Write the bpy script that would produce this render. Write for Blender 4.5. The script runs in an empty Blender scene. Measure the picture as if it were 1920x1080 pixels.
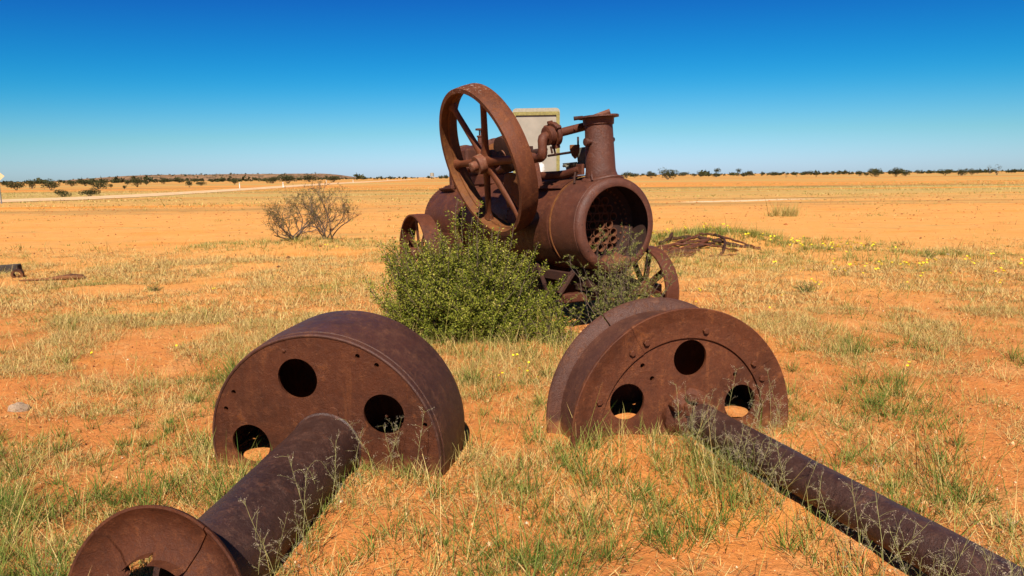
import bpy, bmesh, math, random
import numpy as np
from mathutils import Vector, Matrix
from mathutils.geometry import delaunay_2d_cdt
R_ = math.radians
rng = np.random.default_rng(7)
random.seed(7)
scene = bpy.context.scene
COL = scene.collection

# ------------------------------------------------------------------ camera
cam_d = bpy.data.cameras.new('camera')
cam_d.lens, cam_d.sensor_width = 24.0, 36.0
cam_d.clip_start, cam_d.clip_end = 0.05, 20000
cam = bpy.data.objects.new('camera', cam_d)
COL.objects.link(cam)
pitch, roll = R_(9.3), R_(0.65)
fw = Vector((0, math.cos(pitch), -math.sin(pitch)))
u0 = Vector((1, 0, 0)).cross(fw)
rt = Vector((1, 0, 0)) * math.cos(roll) - u0 * math.sin(roll)
up = u0 * math.cos(roll) + Vector((1, 0, 0)) * math.sin(roll)
cm = Matrix((rt, up, -fw)).transposed().to_4x4()
cm.translation = (0, 0, 1.5)
cam.matrix_world = cm
scene.camera = cam

# ------------------------------------------------------------------ sky, sun, exposure
SUN_EL, SUN_PHI = 45.0, -4.0          # elevation; degrees right of straight behind the camera
EXPO = 1.10
ALB = 0.70        # one factor on every surface colour, so that colours stay real-world at this exposure
world = bpy.data.worlds.new('World')
scene.world = world
world.use_nodes = True
wn, wl = world.node_tree.nodes, world.node_tree.links
wn.clear()
sky = wn.new('ShaderNodeTexSky')
sky.sky_type = 'NISHITA'
sky.sun_disc = False
sky.sun_elevation = R_(SUN_EL)
sky.sun_rotation = R_(180 - SUN_PHI)
sky.altitude, sky.air_density, sky.dust_density, sky.ozone_density = 200, 1.0, 0.25, 3.5
# deep polarised blue, as the photograph shows it: the same linear contrast for every direction
def wmath(op, a, b):
    x = wn.new('ShaderNodeMath')
    x.operation = op
    for i, v in enumerate((a, b)):
        if isinstance(v, (int, float)):
            x.inputs[i].default_value = v
        else:
            wl.new(v, x.inputs[i])
    return x.outputs[0]
sp = wn.new('ShaderNodeSeparateColor')
wl.new(sky.outputs[0], sp.inputs[0])
K = 1.0 / (0.1 * 2 ** EXPO)
cr = wmath('MULTIPLY', wmath('SUBTRACT', sp.outputs[0], 3.75), 0.110 * K)
cr = wmath('MULTIPLY', wmath('ADD', cr, wmath('SQRT', wmath('ADD', wmath('MULTIPLY', cr, cr), (0.075 * K) ** 2), 0.0)), 0.5)
cg = wmath('MAXIMUM', wmath('MULTIPLY', wmath('SUBTRACT', sp.outputs[1], 2.45), 0.116 * K), 0.05 * K)
cb = wmath('MULTIPLY', wmath('SUBTRACT', sp.outputs[2], 1.5), 0.120 * K)
cb = wmath('ADD', cb, wmath('MULTIPLY', wmath('MAXIMUM', wmath('SUBTRACT', sp.outputs[0], 6.0), 0.0), 0.10 * K))
cc = wn.new('ShaderNodeCombineColor')
for i, v in enumerate((cr, cg, cb)):
    wl.new(v, cc.inputs[i])
bg = wn.new('ShaderNodeBackground')
bg.inputs['Strength'].default_value = 0.1
wo = wn.new('ShaderNodeOutputWorld')
wl.new(cc.outputs[0], bg.inputs['Color'])
wl.new(bg.outputs[0], wo.inputs['Surface'])
sd = bpy.data.lights.new('sun', 'SUN')
sd.energy, sd.angle, sd.color = 5.0, R_(0.55), (1.0, 0.93, 0.82)
sun = bpy.data.objects.new('sun', sd)
COL.objects.link(sun)
ph, el = R_(SUN_PHI), R_(SUN_EL)
sdir = Vector((math.cos(el) * math.sin(ph), -math.cos(el) * math.cos(ph), math.sin(el)))
sun.rotation_euler = sdir.to_track_quat('Z', 'Y').to_euler()
scene.view_settings.view_transform = 'Standard'
scene.view_settings.look = 'None'
scene.view_settings.exposure = EXPO
scene.view_settings.gamma = 1.0


# ------------------------------------------------------------------ material helpers
class NT:
    def __init__(s, name):
        s.m = bpy.data.materials.new(name)
        s.m.use_nodes = True
        s.t = s.m.node_tree
        s.b = s.t.nodes['Principled BSDF']
        s.tc = s.t.nodes.new('ShaderNodeTexCoord')
        s.obj = s.tc.outputs['Object']
    def n(s, typ, **kw):
        x = s.t.nodes.new(typ)
        for k, v in kw.items():
            setattr(x, k, v)
        return x
    def link(s, a, b):
        s.t.links.new(a, b)
    def setin(s, sock, v):
        if hasattr(v, 'is_linked') or isinstance(v, bpy.types.NodeSocket):
            s.link(v, sock)
        else:
            sock.default_value = v
    def mapping(s, scale=(1, 1, 1), vec=None, loc=(0, 0, 0), rot=(0, 0, 0)):
        x = s.n('ShaderNodeMapping')
        x.inputs['Scale'].default_value = scale
        x.inputs['Location'].default_value = loc
        x.inputs['Rotation'].default_value = rot
        s.link(vec or s.obj, x.inputs['Vector'])
        return x.outputs[0]
    def noise(s, scale, detail=4, rough=0.6, vec=None, dist=0.0):
        x = s.n('ShaderNodeTexNoise')
        x.inputs['Scale'].default_value = scale
        x.inputs['Detail'].default_value = detail
        x.inputs['Roughness'].default_value = rough
        x.inputs['Distortion'].default_value = dist
        s.link(vec or s.obj, x.inputs['Vector'])
        return x.outputs['Fac']
    def vor(s, scale, vec=None, feature='F1', out='Distance'):
        x = s.n('ShaderNodeTexVoronoi', feature=feature)
        x.inputs['Scale'].default_value = scale
        s.link(vec or s.obj, x.inputs['Vector'])
        return x.outputs[out]
    def ramp(s, fac, lo, hi, a=0.0, b=1.0, smooth=True):
        x = s.n('ShaderNodeMapRange', interpolation_type='SMOOTHSTEP' if smooth else 'LINEAR')
        x.inputs['From Min'].default_value = lo
        x.inputs['From Max'].default_value = hi
        x.inputs['To Min'].default_value = a
        x.inputs['To Max'].default_value = b
        s.setin(x.inputs['Value'], fac)
        return x.outputs[0]
    def math(s, op, a, b=0.0):
        x = s.n('ShaderNodeMath', operation=op)
        s.setin(x.inputs[0], a)
        s.setin(x.inputs[1], b)
        return x.outputs[0]
    def mix(s, fac, a, b):
        x = s.n('ShaderNodeMix', data_type='RGBA')
        s.setin(x.inputs[0], fac)
        for i, c in ((6, a), (7, b)):
            if isinstance(c, tuple):
                c = c if len(c) == 4 else (*c, 1)
            s.setin(x.inputs[i], c)
        return x.outputs[2]
    def sep(s, vec=None):
        x = s.n('ShaderNodeSeparateXYZ')
        s.link(vec or s.obj, x.inputs[0])
        return x.outputs
    def bump(s, h, strength=0.3, dist=0.01):
        x = s.n('ShaderNodeBump')
        x.inputs['Strength'].default_value = strength
        x.inputs['Distance'].default_value = dist
        s.link(h, x.inputs['Height'])
        s.link(x.outputs[0], s.b.inputs['Normal'])
    def fin(s, col, rough=0.8, spec=0.4):
        if isinstance(col, tuple):
            s.b.inputs['Base Color'].default_value = (col[0] * ALB, col[1] * ALB, col[2] * ALB, 1)
        else:
            x = s.n('ShaderNodeVectorMath', operation='SCALE')
            s.link(col, x.inputs[0])
            x.inputs['Scale'].default_value = ALB
            s.link(x.outputs[0], s.b.inputs['Base Color'])
        s.setin(s.b.inputs['Roughness'], rough)
        s.b.inputs['Specular IOR Level'].default_value = spec
        return s.m


def rust(name, base, dark, light, rough=(0.5, 0.8), sand=0.0, drop=None, sc=1.0, streak=(1, 1, 1), amt=1.0, spec=0.22):
    t = NT(name)
    dust = t.n('ShaderNodeNewGeometry').outputs['Position']
    n1 = t.noise(2.6 * sc, 8, 0.7, t.mapping(streak))
    n2 = t.noise(17 * sc, 7, 0.75, t.mapping(streak, loc=(3, 1, 7)), 0.4)
    n3 = t.noise(150 * sc, 4, 0.7)
    run = t.noise(9 * sc, 5, 0.65, t.mapping((2.2, 2.2, 0.22), loc=(1, 4, 2)))
    c = t.mix(t.ramp(n1, 0.40, 0.70), base, dark)
    c = t.mix(t.math('MULTIPLY', t.ramp(n2, 0.46, 0.80), 0.55 * amt), c, light)
    c = t.mix(t.math('MULTIPLY', t.ramp(run, 0.52, 0.70), 0.38), c, dark)
    c = t.mix(t.math('MULTIPLY', t.ramp(run, 0.30, 0.44, 1, 0), 0.30 * amt), c, light)
    fl = t.noise(6.5 * sc, 9, 0.78, t.mapping((1, 1, 1), loc=(8, 2, 5)), 0.15)
    c = t.mix(t.math('MULTIPLY', t.ramp(fl, 0.53, 0.64), 0.50 * amt), c, light)
    c = t.mix(t.math('MULTIPLY', t.ramp(fl, 0.35, 0.44, 1, 0), 0.55), c, dark)
    c = t.mix(t.ramp(n3, 0.42, 0.72, 0.0, 0.75), c, dark)
    pit = t.noise(60 * sc, 6, 0.8, t.mapping((1, 1, 1), loc=(5, 5, 1)))
    c = t.mix(t.ramp(pit, 0.56, 0.72, 0, 0.5), c, (light[0] * 1.15, light[1] * 1.1, light[2]))
    v = t.vor(75 * sc, t.mapping((1, 1, 1), loc=(2, 9, 4)))
    sp = t.math('MULTIPLY', t.ramp(v, 0.04, 0.12, 1, 0), t.ramp(n2, 0.5, 0.6))
    c = t.mix(t.math('MULTIPLY', sp, 0.35), c, (0.42, 0.22, 0.11))
    # sand dust caught low down
    zz = t.sep(dust)[2]
    dn = t.math('ADD', zz, t.math('MULTIPLY', t.math('SUBTRACT', t.noise(13, 5, 0.7, dust), 0.5), 0.30))
    c = t.mix(t.math('MULTIPLY', t.ramp(dn, 0.0, 0.13, 1, 0), 0.45), c, (0.42, 0.16, 0.05))
    if drop is not None:      # bird lime: runs of white below a given height range
        z = t.sep()[2]
        m = t.ramp(z, drop[0], drop[1])
        w = t.noise(26, 5, 0.8, t.mapping((1.6, 1.6, 0.35)))
        c = t.mix(t.math('MULTIPLY', m, t.ramp(w, 0.58, 0.64)), c, (0.66, 0.60, 0.52))
    r = t.ramp(n2, 0.3, 0.7, rough[0], rough[1])
    h = t.math('ADD', t.math('MULTIPLY', n3, 0.3), t.math('ADD', t.math('MULTIPLY', pit, 0.6), t.math('ADD', n2, t.math('MULTIPLY', t.ramp(fl, 0.55, 0.61), 0.25))))
    t.bump(h, 0.55, 0.012)
    return t.fin(c, r, spec)


M = {}
M['boiler'] = rust('rust_boiler', (0.1080, 0.0310, 0.0145), (0.0580, 0.0175, 0.0095), (0.2250, 0.0660, 0.0210), (0.46, 0.72))
M['smoke'] = rust('rust_smokebox', (0.1120, 0.0350, 0.0185), (0.0650, 0.0220, 0.0130), (0.1890, 0.0588, 0.0252), (0.42, 0.66), amt=0.9, spec=0.3)
M['fly'] = rust('rust_flywheel', (0.1500, 0.0420, 0.0145), (0.0700, 0.0205, 0.0085), (0.2700, 0.0837, 0.0203), (0.5, 0.75), drop=(0.60, 0.76), streak=(1, 1, 0.4))
M['orange'] = rust('rust_orange', (0.19, 0.062, 0.014), (0.085, 0.027, 0.009), (0.30, 0.13, 0.026), (0.6, 0.85))
M['hubm'] = rust('rust_hub', (0.180, 0.056, 0.025), (0.081, 0.024, 0.013), (0.450, 0.320, 0.210), (0.5, 0.8))
M['ldrum'] = rust('rust_left_drum', (0.0880, 0.0225, 0.0070), (0.0450, 0.0125, 0.0046), (0.1840, 0.0544, 0.0144), (0.5, 0.72), sc=1.2, amt=1.2)
M['lskin'] = rust('rust_left_skin', (0.0820, 0.0290, 0.0175), (0.0440, 0.0165, 0.0110), (0.1750, 0.0658, 0.0308), (0.40, 0.62), sc=1.0, amt=1.3, spec=0.26)
M['rdrum'] = rust('rust_right_drum', (0.1180, 0.0320, 0.0112), (0.0600, 0.0170, 0.0068), (0.2480, 0.0768, 0.0224), (0.5, 0.75), sc=1.2, amt=1.2)
M['rskin'] = rust('rust_right_skin', (0.0950, 0.0360, 0.0225), (0.0550, 0.0215, 0.0150), (0.1820, 0.0700, 0.0336), (0.40, 0.6), sc=1.0, amt=1.2, spec=0.22)
M['pipe'] = rust('rust_pipe', (0.0560, 0.0225, 0.0150), (0.0310, 0.0130, 0.0098), (0.1425, 0.0525, 0.0270), (0.36, 0.6), sc=1.1, amt=1.3, spec=0.4)
M['tube'] = rust('rust_tube', (0.15, 0.052, 0.022), (0.085, 0.03, 0.015), (0.3300, 0.1200, 0.0450), (0.7, 0.9))
M['soot_shade'] = rust('shaded_sooty_rust', (0.045, 0.018, 0.011), (0.022, 0.011, 0.009), (0.085, 0.03, 0.014), (0.75, 0.95))  # sooty rust, darkened further to paint in the shade inside the smokebox
M['scrap'] = rust('rust_scrap', (0.050, 0.018, 0.010), (0.032, 0.012, 0.008), (0.108, 0.030, 0.012), (0.7, 0.9))


def simple(name, col, var=0.3, scale=20, rough=0.8, spec=0.3, bump=0.2):
    t = NT(name)
    n = t.noise(scale, 5, 0.65)
    d = tuple(c * (1 - var) for c in col)
    l = tuple(min(1, c * (1 + var)) for c in col)
    c = t.mix(t.ramp(n, 0.3, 0.7), d, l)
    t.bump(n, bump, 0.01)
    return t.fin(c, rough, spec)


M['zinc'] = simple('zinc_sheet', (0.14, 0.125, 0.09), 0.35, 18, 0.55)
M['sign_yellow'] = simple('sign_yellow_paint', (0.25, 0.20, 0.055), 0.25, 40, 0.55)
M['sign_cap'] = simple('sign_cap_paint', (0.33, 0.285, 0.21), 0.12, 30, 0.6)
M['white'] = simple('white_paint', (0.75, 0.74, 0.70), 0.05, 10, 0.6)
M['cream'] = simple('cream_paint', (0.72, 0.52, 0.28), 0.08, 10, 0.6)
M['grey_post'] = simple('grey_steel', (0.2, 0.2, 0.2), 0.2, 10, 0.5)
M['timber'] = simple('old_timber', (0.05, 0.035, 0.026), 0.5, 14, 0.9)
M['stone'] = simple('pale_stone', (0.42, 0.28, 0.18), 0.25, 30, 0.9, bump=0.6)
M['petal'] = simple('yellow_petal', (0.85, 0.62, 0.01), 0.1, 100, 0.6)
M['bark'] = simple('grey_bark', (0.15, 0.10, 0.07), 0.4, 60, 0.9)
M['bark2'] = simple('brown_bark', (0.15, 0.105, 0.06), 0.4, 60, 0.9)
t = NT('sign_panel')
n = t.noise(3, 6, 0.6)
vd = t.n('ShaderNodeVectorMath', operation='DISTANCE')
t.link(t.mapping((1.0, 0.0, 0.8)), vd.inputs[0])
vd.inputs[1].default_value = (0.05, 0.0, 1.62 * 0.8)
w = t.ramp(t.math('ADD', vd.outputs['Value'], t.math('MULTIPLY', t.noise(14, 4, 0.7), 0.12)), 0.10, 0.14, 1, 0)
c = t.mix(t.ramp(n, 0.3, 0.7), (0.29, 0.245, 0.185), (0.37, 0.31, 0.24))
M['sign_panel'] = t.fin(t.mix(w, c, (0.72, 0.70, 0.66)), 0.45)


def leaf_mat(name, cols, sub=0.25, rough=0.6):
    """foliage coloured by a per-leaf attribute 'tint' (0..1)"""
    t = NT(name)
    a = t.n('ShaderNodeAttribute', attribute_name='tint')
    r = t.n('ShaderNodeValToRGB')
    e = r.color_ramp.elements
    while len(e) < len(cols):
        e.new(0.5)
    for i, (p, c) in enumerate(cols):
        e[i].position = p
        e[i].color = (c[0], c[1], c[2], 1)
    t.link(a.outputs['Fac'], r.inputs[0])
    t.fin(r.outputs[0], rough, 0.08)
    tr = t.n('ShaderNodeBsdfTranslucent')
    sc_ = t.n('ShaderNodeVectorMath', operation='SCALE')
    t.link(r.outputs[0], sc_.inputs[0])
    sc_.inputs['Scale'].default_value = ALB
    t.link(sc_.outputs[0], tr.inputs['Color'])
    mx = t.n('ShaderNodeMixShader')
    mx.inputs[0].default_value = sub
    t.link(t.b.outputs[0], mx.inputs[1])
    t.link(tr.outputs[0], mx.inputs[2])
    out = [x for x in t.t.nodes if x.type == 'OUTPUT_MATERIAL'][0]
    t.link(mx.outputs[0], out.inputs['Surface'])
    return t.m


M['grass'] = leaf_mat('grass_blades', [(0.0, (0.13, 0.065, 0.028)), (0.05, (0.40, 0.25, 0.09)), (0.12, (0.78, 0.555, 0.225)), (0.35, (0.57, 0.40, 0.13)), (0.55, (0.28, 0.27, 0.06)), (0.8, (0.12, 0.17, 0.022)), (1.0, (0.06, 0.11, 0.015))], 0.15)
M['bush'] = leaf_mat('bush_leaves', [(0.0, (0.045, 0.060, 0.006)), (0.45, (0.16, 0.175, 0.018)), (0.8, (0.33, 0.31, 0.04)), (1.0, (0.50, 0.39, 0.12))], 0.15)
M['greybush'] = leaf_mat('fine_shrub_leaves', [(0.0, (0.10, 0.13, 0.02)), (0.6, (0.26, 0.27, 0.05)), (1.0, (0.45, 0.38, 0.14))], 0.3)
M['dryleaf'] = leaf_mat('sparse_leaves', [(0.0, (0.07, 0.06, 0.015)), (0.7, (0.17, 0.13, 0.035)), (1.0, (0.26, 0.18, 0.06))], 0.15)
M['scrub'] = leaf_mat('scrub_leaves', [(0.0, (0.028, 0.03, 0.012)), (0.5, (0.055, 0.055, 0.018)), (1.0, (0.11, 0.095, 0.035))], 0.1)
M['seed'] = leaf_mat('seed_heads', [(0.0, (0.50, 0.38, 0.26)), (0.6, (0.62, 0.5, 0.36)), (1.0, (0.26, 0.26, 0.07))], 0.3)


# ------------------------------------------------------------------ numpy noise
def _h(ix, iy, s):
    v = np.sin(ix * 127.1 + iy * 311.7 + s * 74.7) * 43758.5453
    return v - np.floor(v)
def vnoise(x, y, s=0):
    ix, iy = np.floor(x), np.floor(y)
    fx, fy = x - ix, y - iy
    fx, fy = fx * fx * (3 - 2 * fx), fy * fy * (3 - 2 * fy)
    a, b, c, d = _h(ix, iy, s), _h(ix + 1, iy, s), _h(ix, iy + 1, s), _h(ix + 1, iy + 1, s)
    return (a * (1 - fx) + b * fx) * (1 - fy) + (c * (1 - fx) + d * fx) * fy
def fbm(x, y, s=0, o=4):
    v, a, t_ = 0, 0.5, 0
    for i in range(o):
        v = v + a * vnoise(x * 2 ** i, y * 2 ** i, s + i * 13.3)
        t_ += a
        a *= 0.5
    return v / t_
def gauss(x, y, cx, cy, sx, sy):
    return np.exp(-((x - cx) / sx) ** 2 - ((y - cy) / sy) ** 2)
def gz(x, y):
    """ground height"""
    x, y = np.asarray(x, float), np.asarray(y, float)
    near = np.exp(-np.maximum(0, y - 12) / 25.0) * np.exp(-np.maximum(0, np.abs(x) - 14) / 20.0)
    h = near * (0.10 * (fbm(x * 0.45, y * 0.45, 3, 3) - 0.5) + 0.055 * (fbm(x * 3.1, y * 3.1, 5, 4) - 0.5))
    h = h + 0.06 * gauss(x, y, 0.55, 3.35, 0.45, 0.5) + 0.05 * gauss(x, y, -0.55, 3.0, 0.35, 0.6)
    h = h + 0.26 * gauss(x, y, 4.4, 14.7, 1.5, 0.8) + 0.10 * gauss(x, y, -4.7, 15.7, 1.3, 0.8) + 0.10 * gauss(x, y, -0.4, 6.6, 1.1, 0.8)
    h = h + 0.03 * gauss(x, y, -1.3, 3.6, 0.5, 0.25)
    # sand drifted against the two drums and along the shaft and pipe
    for cx, cy, az, w_, off, lng in ((-0.966, 3.293, -100.5, 0.60, 0.0, 1.15), (0.955, 3.648, -74.0, 0.66, 0.08, 2.2)):
        a_ = math.radians(az)
        n_, t_ = (x - cx) * math.cos(a_) + (y - cy) * math.sin(a_), -(x - cx) * math.sin(a_) + (y - cy) * math.cos(a_)
        rag = 0.6 + 0.8 * fbm(x * 5, y * 5, 91, 2)
        h = h + (0.022 if lng < 2 else 0.05) * rag * np.exp(-((n_ - 0.03) / 0.10) ** 2) / (1 + np.exp((np.abs(t_) - w_) * 18))
        sd_ = np.abs(t_ - off - (0.02 if lng < 2 else 0.061 * n_)) - (0.17 if lng < 2 else 0.085)
        h = h + 0.045 * rag * np.exp(-(np.maximum(sd_, 0) / 0.08) ** 2) * (sd_ > -0.12) / (1 + np.exp((np.abs(n_ - lng / 2) - lng / 2) * 14))
    far = np.clip((y - 60) / 200, 0, 1)
    return h + far * 0.3 * (fbm(x * 0.01, y * 0.01, 9, 3) - 0.5)


# ------------------------------------------------------------------ mesh helpers
def tag(o, label=None, cat=None, group=None, kind=None):
    for k, v in (('label', label), ('category', cat), ('group', group), ('kind', kind)):
        if v:
            o[k] = v
    return o
def empty(name, loc=(0, 0, 0), mat=None):
    o = bpy.data.objects.new(name, None)
    o.empty_display_size = 0.2
    if mat is not None:
        o.matrix_world = mat
    else:
        o.location = loc
    COL.objects.link(o)
    return o
class MB:
    def __init__(s):
        s.v, s.f = [], []
    def add(s, v, f, mat=None):
        b = len(s.v)
        s.v += [(mat @ Vector(p)) if mat is not None else Vector(p) for p in v]
        s.f += [[i + b for i in q] for q in f]
        return s
    def box(s, c, d, rot=None, mat=None):
        v = [Vector((x * d[0] / 2, y * d[1] / 2, z * d[2] / 2)) for x in (-1, 1) for y in (-1, 1) for z in (-1, 1)]
        if rot is not None:
            v = [rot @ p for p in v]
        v = [p + Vector(c) for p in v]
        return s.add(v, [(0, 1, 3, 2), (4, 6, 7, 5), (0, 4, 5, 1), (2, 3, 7, 6), (0, 2, 6, 4), (1, 5, 7, 3)], mat)
    def lathe(s, prof, seg=48, axis='x', mat=None, closed=False, arc=None, origin=(0, 0, 0)):
        """prof: list of (along, radius)"""
        v, f = [], []
        n = len(prof)
        full = arc is None
        a0, a1 = (0, 2 * math.pi) if full else arc
        m = seg if full else seg + 1
        for j in range(m):
            a = a0 + (a1 - a0) * j / seg
            for (s_, r) in prof:
                c, d = r * math.cos(a), r * math.sin(a)
                p = {'x': (s_, c, d), 'y': (c, s_, d), 'z': (c, d, s_)}[axis]
                v.append(Vector(p) + Vector(origin))
        for j in range(seg):
            k = (j + 1) % m
            for i in range(n if closed else n - 1):
                i2 = (i + 1) % n
                f.append((j * n + i, j * n + i2, k * n + i2, k * n + i))
        if not full and closed:
            f.append(tuple(range(n)))
            f.append(tuple((m - 1) * n + i for i in reversed(range(n))))
        return s.add(v, f, mat)
    def tube(s, pts, rad, seg=10, cap=True, mat=None):
        pts = [Vector(p) for p in pts]
        rad = rad if isinstance(rad, (list, tuple)) else [rad] * len(pts)
        v, f = [], []
        ref = Vector((0.123, 0.31, 0.94))
        pu = None
        for i, p in enumerate(pts):
            d = (pts[min(i + 1, len(pts) - 1)] - pts[max(i - 1, 0)]).normalized()
            if pu is None:
                pu = d.cross(ref).normalized()
            else:
                pu = (pu - d * pu.dot(d)).normalized()
            w = d.cross(pu)
            for j in range(seg):
                a = 2 * math.pi * j / seg
                v.append(p + (pu * math.cos(a) + w * math.sin(a)) * rad[i])
        for i in range(len(pts) - 1):
            for j in range(seg):
                k = (j + 1) % seg
                f.append((i * seg + j, i * seg + k, (i + 1) * seg + k, (i + 1) * seg + j))
        if cap:
            f.append(tuple(reversed(range(seg))))
            f.append(tuple((len(pts) - 1) * seg + j for j in range(seg)))
        return s.add(v, f, mat)
    def prism(s, poly, y0, y1, mat=None):
        """poly in local xz extruded along y"""
        n = len(poly)
        v = [(p[0], y0, p[1]) for p in poly] + [(p[0], y1, p[1]) for p in poly]
        f = [tuple(range(n)), tuple(reversed(range(n, 2 * n)))]
        f += [(i, i + n, (i + 1) % n + n, (i + 1) % n) for i in range(n)]
        return s.add(v, f, mat)
    def plate(s, outer, holes, x0, x1, mat=None):
        """flat plate with holes; outlines in local yz, thickness from x0 to x1"""
        pts, edges = [], []
        for lp in [outer] + holes:
            b = len(pts)
            pts += [Vector(p) for p in lp]
            edges += [(b + i, b + (i + 1) % len(lp)) for i in range(len(lp))]
        vs, es, fs, *_ = delaunay_2d_cdt(pts, edges, [], 0, 1e-6)
        def inside(p, lp):
            c = False
            for i in range(len(lp)):
                a, b = lp[i], lp[i - 1]
                if (a[1] > p[1]) != (b[1] > p[1]) and p[0] < (b[0] - a[0]) * (p[1] - a[1]) / (b[1] - a[1]) + a[0]:
                    c = not c
            return c
        keep = []
        for q in fs:
            c = sum((vs[i] for i in q), Vector((0, 0))) / len(q)
            if inside(c, outer) and not any(inside(c, h) for h in holes):
                keep.append(q)
        n = len(vs)
        v = [(x1, p.x, p.y) for p in vs] + [(x0, p.x, p.y) for p in vs]
        f = [tuple(q) for q in keep] + [tuple(i + n for i in reversed(q)) for q in keep]
        b = 0
        for lp in [outer] + holes:
            m = len(lp)
            f += [(b + i, b + i + n, b + (i + 1) % m + n, b + (i + 1) % m) for i in range(m)]
            b += m
        return s.add(v, f, mat)
    def build(s, name, mat, parent=None, smooth=35, bevel=0.0, matrix=None):
        me = bpy.data.meshes.new(name)
        me.from_pydata([tuple(p) for p in s.v], [], s.f)
        bm = bmesh.new()
        bm.from_mesh(me)
        bmesh.ops.recalc_face_normals(bm, faces=bm.faces)
        if bevel:
            ed = [e for e in bm.edges if len(e.link_faces) == 2 and e.calc_face_angle(0) > 0.6]
            bmesh.ops.bevel(bm, geom=ed, offset=bevel, segments=1, affect='EDGES', profile=0.7)
        bm.to_mesh(me)
        bm.free()
        me.shade_smooth()
        me.set_sharp_from_angle(angle=R_(smooth))
        me.materials.append(M[mat])
        o = bpy.data.objects.new(name, me)
        COL.objects.link(o)
        if parent is not None:
            o.parent = parent
        if matrix is not None:
            o.matrix_local = matrix
        return o
def circle(cx, cy, r, n=36, a0=0):
    return [(cx + r * math.cos(a0 + 2 * math.pi * i / n), cy + r * math.sin(a0 + 2 * math.pi * i / n)) for i in range(n)]
def copy_obj(o, parent=None, name=None):
    c = o.copy()
    if name:
        c.name = name
    COL.objects.link(c)
    c.parent = parent
    return c
def copy_tree(o, parent=None):
    c = copy_obj(o, parent)
    for ch in list(o.children):
        copy_tree(ch, c)
    return c
def np_mesh(name, V, T, mat, tint=None, parent=None, smooth=True):
    me = bpy.data.meshes.new(name)
    V = np.asarray(V, np.float32)
    T = np.asarray(T, np.int32)
    me.vertices.add(len(V))
    me.vertices.foreach_set('co', V.ravel())
    me.loops.add(T.size)
    me.loops.foreach_set('vertex_index', T.ravel())
    k = T.shape[1]
    me.polygons.add(len(T))
    me.polygons.foreach_set('loop_start', np.arange(0, T.size, k, dtype=np.int32))
    me.polygons.foreach_set('loop_total', np.full(len(T), k, np.int32))
    if tint is not None:
        a = me.attributes.new('tint', 'FLOAT', 'POINT')
        a.data.foreach_set('value', np.asarray(tint, np.float32))
    me.update(calc_edges=True)
    me.validate()
    if smooth:
        me.shade_smooth()
    me.materials.append(M[mat])
    o = bpy.data.objects.new(name, me)
    COL.objects.link(o)
    if parent is not None:
        o.parent = parent
    return o
def frame(P, az, el):
    """matrix: local x = direction(az, el), local y horizontal, local z up-ish"""
    n = Vector((math.cos(el) * math.cos(az), math.cos(el) * math.sin(az), math.sin(el)))
    a = Vector((0, 0, 1)).cross(n).normalized()
    b = n.cross(a)
    m = Matrix((n, a, b)).transposed().to_4x4()
    m.translation = P
    return m


# ================================================================== SETTING
def grow(a, b, st, ratio, sign=1):
    out, x, s_ = [], a, st
    while (x < b):
        out.append(x)
        x += s_
        s_ *= ratio
    out.append(b)
    return out
px = grow(5, 9000, 0.09, 1.13)
xs = np.array([-v for v in reversed(px)] + list(np.arange(-4.92, 4.99, 0.075)) + px)
ny = grow(-1.5, 400, 0.3, 1.3)
ys = np.array([-v - 3.0 for v in reversed(ny)][:-1] + list(np.arange(-1.5, 1.5, 0.25)) + list(np.arange(1.5, 9.0, 0.07)) + grow(9.0, 9000, 0.09, 1.055))
gx, gy = np.meshgrid(xs, ys)
Zg = gz(gx, gy)
# sink the sheet under nothing; sand heaped inside the two drums
V = np.stack([gx.ravel(), gy.ravel(), Zg.ravel()], 1)
nx, nyy = len(xs), len(ys)
idx = np.arange(nx * nyy).reshape(nyy, nx)
Q = np.stack([idx[:-1, :-1].ravel(), idx[:-1, 1:].ravel(), idx[1:, 1:].ravel(), idx[1:, :-1].ravel()], 1)

t = NT('red_sand_plain')
sx, sy, sz = t.sep()
red, peach, straw, pale, deep = (0.585, 0.205, 0.051), (0.73, 0.325, 0.082), (0.48, 0.32, 0.10), (0.82, 0.50, 0.20), (0.70, 0.255, 0.036)
wob = t.math('MULTIPLY', t.math('SUBTRACT', t.noise(0.35, 4, 0.6), 0.5), 7.0)
yy = t.math('ADD', sy, wob)
c = t.mix(t.ramp(yy, 4.5, 12.5), red, peach)
# tone patches in the bare track
n_ = t.noise(0.5, 5, 0.65, t.mapping((0.35, 1.0, 1)))
c = t.mix(t.math('MULTIPLY', t.ramp(n_, 0.52, 0.66), 0.6), c, deep)
n_ = t.noise(0.33, 7, 0.72, t.mapping((0.30, 1.0, 1), loc=(9, 4, 0)))
c = t.mix(t.math('MULTIPLY', t.math('MULTIPLY', t.ramp(n_, 0.53, 0.64), t.ramp(yy, 12, 17)), 0.7), c, straw)
n_ = t.noise(1.9, 5, 0.7)
c = t.mix(t.math('MULTIPLY', t.ramp(n_, 0.48, 0.75), 0.35), c, pale)
mo = t.noise(1.3, 9, 0.8, t.mapping((0.55, 1.0, 1), loc=(21, 3, 0)))
c = t.mix(t.math('MULTIPLY', t.math('MULTIPLY', t.ramp(mo, 0.50, 0.66), t.ramp(yy, 8, 16)), 0.55), c, (0.46, 0.19, 0.05))
mo = t.noise(0.42, 8, 0.75, t.mapping((0.25, 1.0, 1), loc=(2, 33, 0)))
c = t.mix(t.math('MULTIPLY', t.math('MULTIPLY', t.ramp(mo, 0.54, 0.66), t.ramp(yy, 10, 20)), 0.45), c, (0.40, 0.26, 0.085))
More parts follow.
